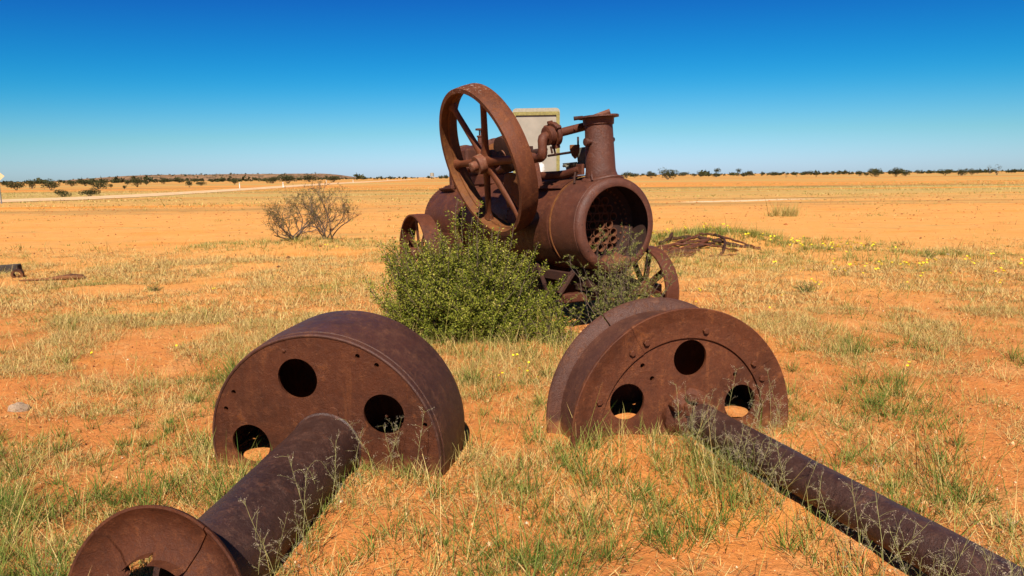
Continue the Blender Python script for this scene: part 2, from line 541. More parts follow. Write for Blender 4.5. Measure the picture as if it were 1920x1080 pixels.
# bands across the plain: straw fields and bare orange strips
band = t.noise(0.016, 5, 0.62, t.mapping((0.22, 1.0, 1), loc=(0, 31, 0)))
farm = t.ramp(yy, 30.0, 60.0)
c = t.mix(t.math('MULTIPLY', t.ramp(band, 0.40, 0.50), farm), c, straw)
strip = t.noise(0.06, 6, 0.68, t.mapping((0.10, 1.0, 1), loc=(11, 7, 0)))
c = t.mix(t.math('MULTIPLY', t.math('MULTIPLY', t.ramp(strip, 0.50, 0.57), t.ramp(yy, 20.0, 30.0)), 0.9), c, deep)
olive = t.noise(0.075, 7, 0.75, t.mapping((0.12, 1.0, 1), loc=(5, 70, 0)))
c = t.mix(t.math('MULTIPLY', t.math('MULTIPLY', t.ramp(olive, 0.53, 0.62), t.ramp(yy, 24.0, 40.0)), 0.7), c, (0.22, 0.165, 0.055))
s2 = t.noise(0.013, 7, 0.7, t.mapping((0.13, 1.0, 1), loc=(3, 17, 0)))
c = t.mix(t.math('MULTIPLY', t.math('MULTIPLY', t.ramp(s2, 0.50, 0.55), t.ramp(yy, 40.0, 70.0)), 0.85), c, (0.64, 0.24, 0.045))
s3 = t.noise(0.021, 8, 0.78, t.mapping((0.12, 1.0, 1), loc=(13, 57, 0)))
c = t.mix(t.math('MULTIPLY', t.math('MULTIPLY', t.ramp(s3, 0.52, 0.60), t.ramp(yy, 34.0, 60.0)), 0.7), c, (0.20, 0.15, 0.05))
ln = t.math('ABSOLUTE', t.math('SUBTRACT', t.math('ADD', sy, t.math('MULTIPLY', t.noise(0.9, 3, 0.6), 1.2)), t.math('ADD', t.math('MULTIPLY', sx, 0.31), 35.3)))
pm_ = t.math('MULTIPLY', t.ramp(ln, 0.3, 1.3, 1, 0), t.math('MULTIPLY', t.ramp(sx, 8.6, 11.0), t.ramp(sx, 15.0, 19.0, 1, 0)))
c = t.mix(t.math('MULTIPLY', pm_, 0.8), c, (0.78, 0.60, 0.40))
# dry stubble speckle far off, where single tufts can no longer be told apart
spk = t.noise(1.6, 4, 0.75, t.mapping((0.5, 1.0, 1)))
c = t.mix(t.math('MULTIPLY', t.math('MULTIPLY', t.ramp(spk, 0.54, 0.64), t.ramp(yy, 16, 40)), 0.6), c, (0.22, 0.14, 0.05))
# grains, grit and straw litter close by
g1 = t.noise(55, 4, 0.7)
c = t.mix(t.ramp(g1, 0.55, 0.8, 0, 0.5), c, (0.85, 0.45, 0.18))
g2 = t.noise(9, 6, 0.75)
c = t.mix(t.ramp(g2, 0.52, 0.72, 0, 0.55), c, (0.42, 0.13, 0.036))
gv = t.vor(85)
c = t.mix(t.ramp(gv, 0.05, 0.16, 0.5, 0), c, (0.72, 0.5, 0.32))
h = t.math('ADD', t.math('MULTIPLY', g1, 0.35), t.math('ADD', g2, t.math('MULTIPLY', t.noise(28, 5, 0.75), 0.6)))
t.bump(h, 0.75, 0.035)
M['ground'] = t.fin(c, 0.95, 0.12)
g = np_mesh('ground', V, Q, 'ground')
tag(g, kind='structure')

# gravel road curving off to the left
t = NT('pale_gravel')
n_ = t.noise(0.6, 5, 0.6)
M['road'] = t.fin(t.mix(t.ramp(n_, 0.35, 0.7), (0.62, 0.37, 0.19), (0.74, 0.48, 0.28)), 0.95, 0.1)
far_e = [(-90, 20), (-58, 45), (-43.2, 58.2), (-41.0, 63.2), (-40.5, 72.9), (-41.7, 90.1), (-45, 121), (-51, 158), (-58, 232), (-65, 315), (-74, 450), (-100, 800)]
near_e = [(-76, 8), (-48, 37), (-37.6, 50.7), (-34.8, 54.5), (-33.6, 61.5), (-34.1, 72), (-36.2, 99), (-40.0, 130), (-45.2, 190), (-52.5, 275), (-61, 400), (-86, 760)]
mb = MB()
v, f = [], []
for i, (a, b) in enumerate(zip(far_e, near_e)):
    for k in range(5):
        tt = k / 4
        x, y = a[0] * (1 - tt) + b[0] * tt, a[1] * (1 - tt) + b[1] * tt
        v.append((x, y, float(gz(x, y)) + 0.03 + 0.09 * math.sin(math.pi * tt)))
    if i:
        for k in range(4):
            q = (i - 1) * 5 + k
            f.append((q, q + 1, q + 6, q + 5))
o = mb.add(v, f).build('gravel_road', 'road', smooth=80)
tag(o, kind='structure')

# low rocky rise on the horizon at the left
t = NT('rocky_rise')
n_ = t.noise(0.03, 6, 0.7, t.mapping((1, 1, 3)))
c = t.mix(t.ramp(n_, 0.35, 0.6), (0.22, 0.105, 0.055), (0.36, 0.20, 0.10))
n_ = t.noise(0.09, 4, 0.7)
c = t.mix(t.ramp(n_, 0.5, 0.58), c, (0.05, 0.048, 0.022))
M['hill'] = t.fin(c, 0.95, 0.1)
hx = np.linspace(-1250, -150, 90)
hy = np.linspace(1300, 1900, 14)
HX, HY = np.meshgrid(hx, hy)
env = np.clip((HX + 1050) / 260, 0, 1) * np.clip((-330 - HX) / 130, 0, 1)
env = env * env * (3 - 2 * env)
prof = np.sin(np.pi * np.clip((HY - 1300) / 600, 0, 1)) ** 0.7
HZ = -1.5 + prof * env * (13.5 + 7 * (fbm(HX * 0.012, HY * 0.012, 21, 4) - 0.45))
hi = np.arange(90 * 14).reshape(14, 90)
HQ = np.stack([hi[:-1, :-1].ravel(), hi[:-1, 1:].ravel(), hi[1:, 1:].ravel(), hi[1:, :-1].ravel()], 1)
tag(np_mesh('hill', np.stack([HX.ravel(), HY.ravel(), HZ.ravel()], 1), HQ, 'hill'), kind='structure')


# ================================================================== PORTABLE STEAM ENGINE
AZ = R_(-61.5)
ENG_C = Vector((0.981, 6.3, 1.042))
ZC = 1.042
em = frame(ENG_C, AZ, R_(1.9))
em.translation = ENG_C - (em.to_3x3() @ Vector((0, 0, ZC)))
eng = empty('portable_steam_engine', mat=em)
tag(eng, 'rusted portable steam engine with flywheel, boiler and short funnel behind green bush', 'steam engine')
EI = em.inverted()
RB = 0.452
def part(mb, name, mat, parent=eng, **k):
    return mb.build(name, mat, parent, **k)
def E(s_, l, h_):          # s along the boiler (0 = open front), l sideways (near side negative), h above the axis
    return Vector((s_, l, ZC + h_))
AX = Matrix.Translation((0, 0, ZC))
# smokebox: rounded front ring, outer skin, inner skin
mb = MB()
prof = [(-0.445, 0.418), (-0.06, 0.418), (-0.03, 0.40), (-0.012, 0.362), (0.0, 0.358), (0.004, 0.372), (0.0, 0.400), (-0.010, 0.424), (-0.026, 0.438), (-0.047, 0.443), (-0.05, 0.436), (-0.062, 0.436), (-0.065, 0.444), (-0.20, 0.447), (-0.445, RB)]
mb.lathe(prof, 96, 'x', AX, closed=True)
smoke = part(mb, 'smokebox', 'smoke', smooth=28)
smoke.data.materials.append(M['soot_shade'])
for p_ in smoke.data.polygons:
    c_ = p_.center
    if c_.x < -0.035 and math.hypot(c_.y, c_.z - ZC) < 0.42:
        p_.material_index = 1
# barrel behind, with lap joints
mb = MB()
mb.lathe([(-0.42, 0.40), (-0.457, 0.458), (-0.473, 0.462), (-0.485, 0.452), (-1.30, 0.450), (-1.302, 0.458), (-2.52, 0.460), (-2.53, 0.40)], 96, 'x', AX)
barrel = part(mb, 'boiler_barrel', 'boiler', smooth=28)
mb = MB()
mb.lathe([(-0.447, 0.450), (-0.447, 0.4635), (-0.4565, 0.4635), (-0.4565, 0.450)], 96, 'x', AX, closed=True)
part(mb, 'joint_ring', 'orange')
mb = MB()
mb.lathe([(-2.50, 0.42), (-2.50, 0.476), (-3.62, 0.476), (-3.665, 0.470), (-3.70, 0.44), (-3.70, 0.0)], 96, 'x', AX)
part(mb, 'firebox_shell', 'boiler', smooth=28)
# firebox sides reaching down
mb = MB()
mb.box((-3.1, 0, ZC - 0.42), (1.08, 0.92, 0.60))
part(mb, 'firebox', 'boiler', bevel=0.03)
mb = MB()
mb.box((-3.1, 0, ZC - 0.76), (0.9, 0.72, 0.10))
part(mb, 'ash_pan', 'scrap', bevel=0.01)
# rivets
def rivet_mesh(mb, p, nrm, r=0.011):
    nrm = Vector(nrm).normalized()
    q = nrm.to_track_quat('Z', 'Y').to_matrix().to_4x4()
    q.translation = p
    mb.lathe([(-0.002, r), (r * 0.45, r * 0.8), (r * 0.75, 0.0)], 7, 'z', q)
mb = MB()
for s_, r, n in ((-3.63, 0.475, 84), (-2.54, 0.475, 70), (-3.57, 0.475, 84), (-0.64, 0.455, 0), (-1.33, 0.457, 60)):
    for i in range(n):
        a = 2 * math.pi * i / n
        d = Vector((0, math.cos(a), math.sin(a)))
        rivet_mesh(mb, E(s_, r * d.y, r * d.z), d, 0.0125)
part(mb, 'rivets', 'boiler')['kind'] = 'stuff'
# longitudinal lap plate on the near side of the barrel
mb = MB()
mb.lathe([(-0.50, 0.461), (-1.295, 0.461), (-1.295, 0.449), (-0.50, 0.449)], 12, 'x', AX, closed=True, arc=(R_(160), R_(222)))
part(mb, 'lap_plate', 'boiler')
mb = MB()
mb.lathe([(-0.478, 0.472), (-1.25, 0.476), (-1.25, 0.468), (-0.478, 0.464)], 14, 'x', AX, closed=True, arc=(R_(86), R_(132)))
o = part(mb, 'torn_lagging_sheet', 'boiler')
for vv in o.data.vertices:
    a = math.atan2(vv.co.z - ZC, vv.co.y)
    if a < R_(99) or a > R_(126):
        k = 0.016 * math.sin(vv.co.x * 37) + 0.012 * math.sin(vv.co.x * 83 + 1)
        vv.co.z += abs(k) * 0.9
        vv.co.y += k
# tube plate with riveted flange
TP = -0.335
mb = MB()
tubes = []
for w, ph_ in ((-0.222, 0.049), (-0.15, 0.0), (-0.08, 0.0), (-0.005, 0.049), (0.07, 0.0), (0.145, 0.049), (0.22, 0.0)):
    for k in range(-4, 5):
        u = -0.018 + ph_ + 0.098 * k
        if math.hypot(u + 0.03, w) < 0.285 and u < 0.2:
            tubes.append((u, w))
holes = [circle(u, w, 0.0385, 16) for u, w in tubes]
mb.plate(circle(0, 0, 0.405, 72), holes, TP - 0.012, TP, AX)
part(mb, 'tube_plate', 'soot_shade')
tm = MB()
tm.lathe([(-0.30, 0.0425), (0.034, 0.0425), (0.036, 0.0405), (0.034, 0.0345), (-0.30, 0.0345)], 18, 'x', closed=True)
first = None
for u, w in tubes:
    if first is None:
        first = tm.build('boiler_tube', 'tube', eng)
        o = first
    else:
        o = copy_obj(first, eng)
    o.location = (TP, u, ZC + w)
mb = MB()
mb.lathe([(TP + 0.0, 0.404), (TP + 0.045, 0.404), (TP + 0.05, 0.400), (TP + 0.03, 0.375), (TP + 0.012, 0.33), (TP + 0.001, 0.325)], 72, 'x', AX)
part(mb, 'tube_plate_flange', 'soot_shade')
mb = MB()
for r, n, ph0 in ((0.345, 46, 0), (0.302, 30, 0.1)):
    for i in range(n):
        a = 2 * math.pi * i / n + ph0
        if r < 0.32 and not (-1.2 < a - (2 * math.pi if a > math.pi else 0) < 0.9):
            continue
        rivet_mesh(mb, E(TP + (0.018 if r > 0.33 else 0.001), r * math.cos(a), r * math.sin(a)), (1, 0, 0), 0.013)
part(mb, 'flange_rivets', 'tube')['kind'] = 'stuff'
# soot debris
mb = MB()
v, f = [], []
for i in range(12):
    for j in range(12):
        y = -0.26 + 0.52 * j / 11
        x = -0.33 + 0.31 * i / 11
        fl = -math.sqrt(max(0.0, 0.417 ** 2 - y * y)) + 0.012
        z = max(fl, -0.325 + 0.03 * math.sin(x * 23 + y * 11) + 0.02 * math.sin(y * 37) - 0.10 * (i / 11) ** 2)
        v.append(E(x, y, z))
for i in range(11):
    for j in range(11):
        q = i * 12 + j
        f.append((q, q + 1, q + 13, q + 12))
part(mb.add(v, f), 'soot_and_rubble', 'tube')
mb = MB()
rivet_mesh(mb, E(-0.006, -0.395, 0.02), (1, -0.3, 0), 0.012)
rivet_mesh(mb, E(-0.006, -0.33, -0.22), (1, -0.2, -0.2), 0.012)
part(mb, 'front_ring_bolts', 'scrap')['kind'] = 'stuff'

# ---- funnel
FS = -0.225
fm = Matrix.Translation(E(FS, 0, 0)) @ Matrix.Rotation(R_(2.6), 4, 'X')
mb = MB()
mb.lathe([(0.40, 0.135), (0.47, 0.148), (0.52, 0.140), (0.985, 0.128), (0.988, 0.118), (0.40, 0.118)], 48, 'z', fm, closed=True)
funnel = part(mb, 'funnel', 'smoke', smooth=30)
# saddle flange that follows the barrel
mb = MB()
v, f = [], []
N = 48
for i in range(N):
    a = 2 * math.pi * i / N
    for (r, dz) in ((0.136, 0.055), (0.150, 0.022), (0.205, 0.012), (0.212, 0.0), (0.205, -0.02)):
        x, y = r * math.cos(a), r * 0.93 * math.sin(a)
        v.append(E(FS + x * 0.98, y, math.sqrt(0.45 ** 2 - y * y) + dz))
for i in range(N):
    k = (i + 1) % N
    for j in range(4):
        f.append((i * 5 + j, k * 5 + j, k * 5 + j + 1, i * 5 + j + 1))
mb.add(v, f)
part(mb, 'funnel_saddle', 'smoke', funnel, smooth=30)
mb = MB()
mb.lathe([(0.925, 0.134), (0.93, 0.142), (0.985, 0.146), (0.99, 0.150), (0.99, 0.12), (0.925, 0.12)], 40, 'z', fm, closed=True)
part(mb, 'funnel_collar', 'smoke', funnel)
mb = MB()
cap = [(0.205 * math.cos(a) + 0.006 * math.sin(5 * a), 0.187 * math.sin(a) + 0.004 * math.sin(7 * a)) for a in np.linspace(0, 2 * math.pi, 48, endpoint=False)]
mb.plate(cap, [], 0.992, 1.008, fm @ Matrix.Rotation(R_(-90), 4, 'Y') @ Matrix.Rotation(R_(90), 4, 'X') @ Matrix.Identity(4))
o = part(mb, 'funnel_cap', 'smoke', funnel)
mb = MB()
tm_ = fm @ Matrix.Translation((0, 0, 1.0))
mb.tube([(-0.10, -0.205, 0.0), (-0.06, -0.13, 0.004)], [0.019, 0.017], 12, mat=tm_)
part(mb, 'hinge_pin', 'scrap', funnel)
mb = MB()
mb.tube([(-0.06, -0.02, 0.006), (0.03, 0.115, 0.045)], [0.020, 0.027], 12, mat=tm_)
part(mb, 'cap_handle', 'hubm', funnel)
for yy_, hh, sc in ((-0.133, 0.775, 1.0), (0.133, 0.79, 0.6)):
    mb = MB()
    sg = 1 if yy_ > 0 else -1
    q = fm @ Matrix.Translation((0.04 if sg < 0 else 0.0, yy_, hh))
    mb.lathe([(-0.02, 0.0), (-0.02, 0.022 * sc), (0.028 * sc, 0.022 * sc), (0.030 * sc, 0.036 * sc), (0.056 * sc, 0.036 * sc), (0.060 * sc, 0.02 * sc), (0.060 * sc, 0)], 12, 'y', q @ Matrix.Diagonal((1, sg, 1, 1)))
    part(mb, 'funnel_hinge_lug', 'smoke', funnel)
mb = MB()
mb.tube([E(FS + 0.10, -0.19, 0.42), E(FS + 0.09, -0.19, 0.47), E(FS + 0.05, -0.16, 0.49)], [0.008, 0.009, 0.011], 8)
part(mb, 'bent_stud', 'smoke', funnel)

# ---- exhaust pipe run from the funnel back towards the cylinder
mb = MB()
pa, pb = E(-0.47, 0.0, 0.945), E(-0.455, -0.365, 0.862)
mb.tube([E(-0.30, 0.07, 0.955), E(-0.40, 0.05, 0.955), E(-0.45, 0.025, 0.95), pa, pb], 0.040, 20)
ex = part(mb, 'exhaust_pipe', 'boiler')
fd = (pa - pb).normalized()
fc = E(-0.453, -0.405, 0.853)
q = fd.to_track_quat('X', 'Z').to_matrix().to_4x4()
q.translation = fc
mb = MB()
mb.lathe([(-0.075, 0.0), (-0.075, 0.076), (-0.070, 0.088), (-0.022, 0.088), (-0.018, 0.078), (-0.004, 0.078), (-0.004, 0.106), (0.006, 0.113), (0.02, 0.115), (0.036, 0.112), (0.040, 0.055), (0.040, 0)], 40, 'x', q)
part(mb, 'valve_flange', 'boiler', ex)
for (c_, d_, a_) in (((0.012, 0.02, 0.112), (0.05, 0.032, 0.032), 0), ((0.012, 0.082, 0.072), (0.06, 0.03, 0.045), -48), ((0.012, -0.098, 0.055), (0.05, 0.03, 0.035), 60), ((0.012, 0.0, -0.112), (0.05, 0.07, 0.04), 0)):
    mb = MB()
    mb.box(c_, d_, Matrix.Rotation(R_(a_), 3, 'X'), mat=q)
    part(mb, 'valve_clamp', 'boiler', ex, bevel=0.004)
for (a_, b_) in (((0.0, 0.02, -0.12), (0.0, 0.02, -0.20)), ((-0.06, -0.02, -0.10), (-0.06, -0.02, -0.165))):
    mb = MB()
    mb.tube([a_, b_], 0.010, 8, mat=q)
    part(mb, 'drain_stub', 'scrap', ex)
mb = MB()
mb.tube([E(-0.447, -0.47, 0.836), E(-0.437, -0.505, 0.828), E(-0.428, -0.525, 0.815), E(-0.423, -0.535, 0.79), E(-0.421, -0.537, 0.75), E(-0.421, -0.537, 0.70)], [0.045, 0.046, 0.047, 0.046, 0.043, 0.041], 20)
part(mb, 'upper_elbow', 'boiler', ex)
mb = MB()
mb.tube([E(-0.421, -0.537, 0.712), E(-0.421, -0.537, 0.685), E(-0.433, -0.536, 0.660), E(-0.465, -0.533, 0.646), E(-0.485, -0.531, 0.643)], [0.044, 0.046, 0.047, 0.046, 0.046], 20)
part(mb, 'lower_elbow', 'boiler', ex)
mb = MB()
mb.tube([E(-0.475, -0.532, 0.644), E(-1.70, -0.40, 0.57)], 0.038, 20)
part(mb, 'steam_pipe', 'boiler', ex)

# ---- governor rod, bracket and sheet behind the funnel
mb = MB()
mb.tube([E(-1.16, -0.02, 0.705), E(-0.68, -0.02, 0.712)], 0.0125, 10)
part(mb, 'control_rod', 'scrap')
mb = MB()
q = Matrix.Translation(E(-0.66, -0.02, 0.705))
mb.prism([(-0.05, 0.075), (0.05, 0.075), (0.045, 0.0), (0.02, -0.05), (0.0, -0.065), (-0.03, -0.03), (-0.05, 0.03)], -0.022, 0.022, q @ Matrix.Rotation(R_(55), 4, 'Z'))
brk = part(mb, 'rod_bracket', 'orange', bevel=0.006)
mb = MB()
mb.tube([(0.03, 0.02, 0.03), (0.03, 0.02, 0.15)], 0.010, 8, mat=q)
part(mb, 'bracket_pin', 'scrap', brk)
mb = MB()
v, f = [], []
for i in range(9):
    a = R_(-70 + 22 * i)
    for j in range(2):
        v.append(E(-0.90 + 0.26 * j, 0.10 + 0.12 * math.sin(a), 0.64 - 0.09 * math.cos(a)))
for i in range(8):
    f.append((i * 2, i * 2 + 1, i * 2 + 3, i * 2 + 2))
o = part(mb.add(v, f), 'curved_sheet', 'zinc')
md = o.modifiers.new('th', 'SOLIDIFY')
md.thickness = 0.006
mb = MB()
mb.box((0, 0, 0), (0.26, 0.012, 0.20), mat=Matrix.Translation(E(-0.66, 0.10, 0.66)) @ Matrix.Rotation(R_(5), 4, 'X'))
part(mb, 'back_sheet', 'zinc', bevel=0.003)
mb = MB()
mb.tube([E(-0.80, 0.0, 0.44), E(-0.80, 0.0, 0.52), E(-0.82, -0.0, 0.57), E(-0.86, 0.0, 0.59), E(-0.90, 0.0, 0.585)], [0.03, 0.026, 0.022, 0.018, 0.014], 8)
part(mb, 'lifting_hook', 'zinc')
# ---- stay pipe along the barrel top
mb = MB()
mb.tube([E(-1.7, -0.21, 0.49), E(-1.12, -0.20, 0.492), E(-0.75, -0.18, 0.487), E(-0.60, -0.17, 0.49), E(-0.48, -0.16, 0.508), E(-0.37, -0.15, 0.525)], [0.042, 0.042, 0.042, 0.042, 0.042, 0.042], 16)
stay = part(mb, 'stay_pipe', 'boiler')
mb = MB()
mb.box((0, 0, 0), (0.10, 0.03, 0.10), mat=Matrix.Translation(E(-0.355, -0.165, 0.525)))
part(mb, 'pipe_clamp', 'boiler', stay, bevel=0.004)
mb = MB()
mb.tube([E(-0.40, -0.19, 0.50), E(-0.39, -0.21, 0.45), E(-0.36, -0.23, 0.395)], 0.011, 8)
part(mb, 'clamp_stud', 'scrap', stay)

# ---- flywheel, leaning on its bent shaft
FR, FWD = 0.75, 0.191
fly_c = Vector((-0.322, 6.84, 1.613))
fmat = EI @ frame(fly_c, R_(-150.93), R_(-18.72))
mb = MB()
mb.lathe([(0, 0.75), (0, 0.708), (-0.03, 0.702), (-0.075, 0.700), (-0.082, 0.685), (-0.109, 0.685), (-0.116, 0.700), (-0.165, 0.702), (-0.191, 0.708), (-0.191, 0.75), (-0.185, 0.753), (-0.10, 0.757), (-0.006, 0.753)], 128, 'x', closed=True)
fly = mb.build('flywheel', 'fly', eng, smooth=30, matrix=fmat)
fly.data.materials.append(M['orange'])
for p_ in fly.data.polygons:
    c_ = p_.center
    if math.hypot(c_.y, c_.z) < 0.7065 and -0.188 < c_.x < -0.004:
        p_.material_index = 1
mb = MB()
mb.lathe([(0.02, 0.050), (0.02, 0.088), (0.012, 0.094), (-0.03, 0.096), (-0.10, 0.100), (-0.17, 0.098), (-0.20, 0.092), (-0.20, 0.050)], 40, 'x', closed=True)
mb.build('flywheel_hub', 'hubm', fly)
spoke = None
for i in range(6):
    if spoke is None:
        mb = MB()
        v, f = [], []
        K = 10
        for k in range(K + 1):
            tt = k / K
            r = 0.080 + (0.690 - 0.080) * tt
            fl = max(0, 1 - tt / 0.14) ** 1.5 + 1.0 * max(0, (tt - 0.86) / 0.14) ** 1.6
            wy, wx = 0.044 - 0.010 * tt + 0.03 * fl, 0.031 - 0.004 * tt + 0.018 * fl
            for j in range(14):
                a = 2 * math.pi * j / 14
                v.append((-0.096 + wx * math.cos(a), wy * math.sin(a), r))
        for k in range(K):
            for j in range(14):
                j2 = (j + 1) % 14
                f.append((k * 14 + j, k * 14 + j2, (k + 1) * 14 + j2, (k + 1) * 14 + j))
        spoke = mb.add(v, f).build('spoke', 'fly', fly, smooth=60)
        o = spoke
    else:
        o = copy_obj(spoke, fly)
    o.rotation_euler = (R_(i * 60 + 31), 0, 0)
mb = MB()
mb.lathe([(0.085, 0.0), (0.085, 0.038), (0.078, 0.048), (0.0, 0.050), (-0.50, 0.054), (-0.50, 0)], 24, 'x')
shaft = mb.build('crankshaft', 'hubm', eng, matrix=fmat)
mb = MB()
mb.lathe([(-0.30, 0.05), (-0.30, 0.175), (-0.305, 0.185), (-0.36, 0.185), (-0.365, 0.175), (-0.365, 0.05)], 40, 'x', closed=True)
mb.lathe([(-0.42, 0.05), (-0.42, 0.14), (-0.48, 0.14), (-0.48, 0.05)], 36, 'x', closed=True, origin=(0, 0.04, 0.02))
mb.build('eccentric', 'scrap', eng, matrix=fmat)
# shaft pedestals standing on the barrel
for l, hb in ((-0.27, 0.60),):
    mb = MB()
    y0 = l
    base = math.sqrt(0.46 ** 2 - l * l) - 0.03
    mb.prism([(-1.30, ZC + base), (-0.92, ZC + base), (-0.99, ZC + hb), (-1.06, ZC + hb + 0.13), (-1.15, ZC + hb + 0.13), (-1.22, ZC + hb)], y0 - 0.045, y0 + 0.045)
    part(mb, 'shaft_pedestal', 'boiler', bevel=0.012)
# guard plate between wheel and barrel, bright rust
mb = MB()
pl = [(-1.25, 0.12), (-0.96, 0.12), (-0.955, 0.35), (-1.0, 0.43), (-1.12, 0.475), (-1.27, 0.47), (-1.31, 0.40)]
mb.prism([(a, ZC + b + 0.06) for a, b in pl], -0.488, -0.474)
part(mb, 'guard_plate', 'orange', bevel=0.003)
# ---- cylinder block over the firebox, with valve chest and fittings
CH = 0.765
mb = MB()
Cm = Matrix.Translation((0, -0.06, ZC + CH))
mb.lathe([(-3.28, 0.0), (-3.28, 0.10), (-3.24, 0.17), (-3.2, 0.205), (-3.12, 0.205), (-3.10, 0.185), (-2.35, 0.175), (-2.33, 0.215), (-2.27, 0.22), (-2.25, 0.19), (-2.25, 0.118), (-2.60, 0.114), (-2.60, 0)], 44, 'x', Cm)
cyl = part(mb, 'cylinder', 'boiler')
mb = MB()
mb.lathe([(-2.255, 0.118), (-2.255, 0.165), (-2.16, 0.155), (-2.10, 0.145), (-2.10, 0.118), (-2.2, 0.112)], 40, 'x', Cm, closed=True)
part(mb, 'cylinder_mouth_ring', 'orange', cyl)
mb = MB()
for i in range(10):
    a = 2 * math.pi * i / 10
    rivet_mesh(mb, Vector((-2.268, -0.06 + 0.20 * math.cos(a), ZC + CH + 0.20 * math.sin(a))), (1, 0, 0), 0.018)
part(mb, 'cylinder_bolts', 'scrap', cyl)['kind'] = 'stuff'
mb = MB()
mb.box((-2.68, -0.30, ZC + CH - 0.02), (0.50, 0.16, 0.26))
part(mb, 'valve_chest', 'boiler', cyl, bevel=0.025)
mb = MB()
mb.box((-2.65, 0, ZC + 0.50), (0.80, 0.42, 0.14))
mb.box((-2.65, 0, ZC + 0.60), (0.62, 0.30, 0.24))
part(mb, 'cylinder_saddle', 'boiler', cyl, bevel=0.02)
mb = MB()
q = Matrix.Translation(E(-2.69, -0.06, CH + 0.165)) @ Matrix.Scale(0.74, 4)
mb.lathe([(0, 0.075), (0.02, 0.085), (0.05, 0.085), (0.055, 0.05), (0.13, 0.048), (0.14, 0.062), (0.16, 0.062), (0.165, 0.0)], 20, 'z', q)
mb.tube([(0.03, 0, 0.16), (0.03, 0, 0.26)], 0.011, 8, mat=q)
mb.tube([(-0.03, 0, 0.16), (-0.03, 0, 0.26)], 0.011, 8, mat=q)
mb.lathe([(0.25, 0.0), (0.25, 0.082), (0.275, 0.082), (0.28, 0.0)], 20, 'z', q)
mb.tube([(0.11, 0.02, 0.02), (0.11, 0.02, 0.15)], 0.018, 8, mat=q)
part(mb, 'safety_valve', 'boiler', cyl)
mb = MB()
q = Matrix.Translation(E(-2.40, 0.0, CH + 0.10))
mb.lathe([(0, 0.05), (0.10, 0.05), (0.105, 0.044), (0.105, 0)], 20, 'z', q)
mb.lathe([(0, 0.02), (0.12, 0.02), (0.125, 0.0)], 12, 'z', Matrix.Translation(E(-2.2, 0.0, CH + 0.07)))
mb.tube([E(-2.3, 0.06, CH + 0.13), E(-1.9, 0.06, CH + 0.11)], 0.030, 10)
part(mb, 'oil_cup', 'boiler', cyl)
mb = MB()
for l in (-0.13, 0.07):
    mb.tube([E(-2.2, l, CH + 0.02), E(-1.35, l, CH + 0.02)], 0.022, 10)
mb.box(E(-1.72, -0.03, CH + 0.02), (0.12, 0.24, 0.12))
part(mb, 'slide_bars', 'scrap', cyl)
mb = MB()
mb.tube([E(-1.75, -0.03, CH), E(-1.15, -0.10, CH - 0.02)], [0.028, 0.04], 12)
part(mb, 'connecting_rod', 'scrap', cyl)
# side mounting step with bolts at the far end of the barrel
mb = MB()
mb.box((-3.20, -0.30, ZC + 0.385), (0.42, 0.12, 0.02), Matrix.Rotation(R_(-38), 3, 'X'))
mb.box((-3.18, -0.22, ZC + 0.52), (0.10, 0.10, 0.22))
mb.box((-3.18, -0.22, ZC + 0.43), (0.22, 0.18, 0.05))
part(mb, 'mounting_bracket', 'boiler', bevel=0.008)

# ---- road wheels and axles
def road_wheel(s_, l, z, R, width, ns, near):
    q = Matrix.Translation((s_, l, z)) @ Matrix.Rotation(R_(90 if near else -90), 4, 'Z') @ Matrix.Identity(4)
    # local x of the wheel points outward (away from the boiler)
    q = Matrix.Translation((s_, l, z)) @ Matrix.Rotation(R_(-90 if near else 90), 4, 'Z')
    mb = MB()
    mb.lathe([(0, R), (0, R - 0.022), (-width, R - 0.022), (-width, R), (-width / 2, R + 0.004)], 72, 'x', closed=True)
    mb.lathe([(-width / 2 + 0.008, R - 0.021), (-width / 2 + 0.008, R - 0.06), (-width / 2 - 0.008, R - 0.06), (-width / 2 - 0.008, R - 0.021)], 72, 'x', closed=True)
    w = mb.build('road_wheel', 'boiler', eng, matrix=q)
    mb = MB()
    mb.lathe([(0.05, 0), (0.05, 0.045), (0.04, 0.075), (-width - 0.02, 0.085), (-width - 0.02, 0)], 24, 'x')
    mb.build('wheel_hub', 'boiler', w)
    first = None
    for i in range(ns):
        if first is None:
            mb = MB()
            mb.prism([(-width / 2 - 0.006, 0.06), (-width / 2 + 0.006, 0.06), (-width / 2 + 0.006, R - 0.02), (-width / 2 - 0.006, R - 0.02)], -0.036, 0.036)
            first = mb.build('wheel_spoke', 'boiler', w)
            o = first
        else:
            o = copy_obj(first, w)
        o.rotation_euler = (R_(360 / ns * i + 12), 0, 0)
    return w
zr = 0.52 + 3.41 * math.tan(R_(1.9))
road_wheel(-3.415, -0.753, zr, 0.504, 0.21, 7, True)
road_wheel(-3.415, 0.753, zr, 0.504, 0.21, 7, False)
road_wheel(-0.40, 0.72, 0.362, 0.432, 0.16, 8, False)
mb = MB()
mb.box((-3.415, 0, zr), (0.09, 1.45, 0.09))
part(mb, 'rear_axle', 'scrap', bevel=0.01)
mb = MB()
mb.box((-0.36, 0.20, 0.355), (0.10, 1.20, 0.085))
part(mb, 'front_axle', 'boiler', bevel=0.008)
mb = MB()
for l in (-0.22, 0.22):
    mb.tube([E(-0.36, l * 1.9, -0.64), E(-0.36, l, -0.40)], 0.03, 8)
mb.box(E(-0.36, 0, -0.50), (0.34, 0.40, 0.16))
mb.lathe([(0.28, 0.0), (0.28, 0.20), (0.32, 0.20), (0.32, 0)], 24, 'z', Matrix.Translation((-0.36, 0, 0.14)))
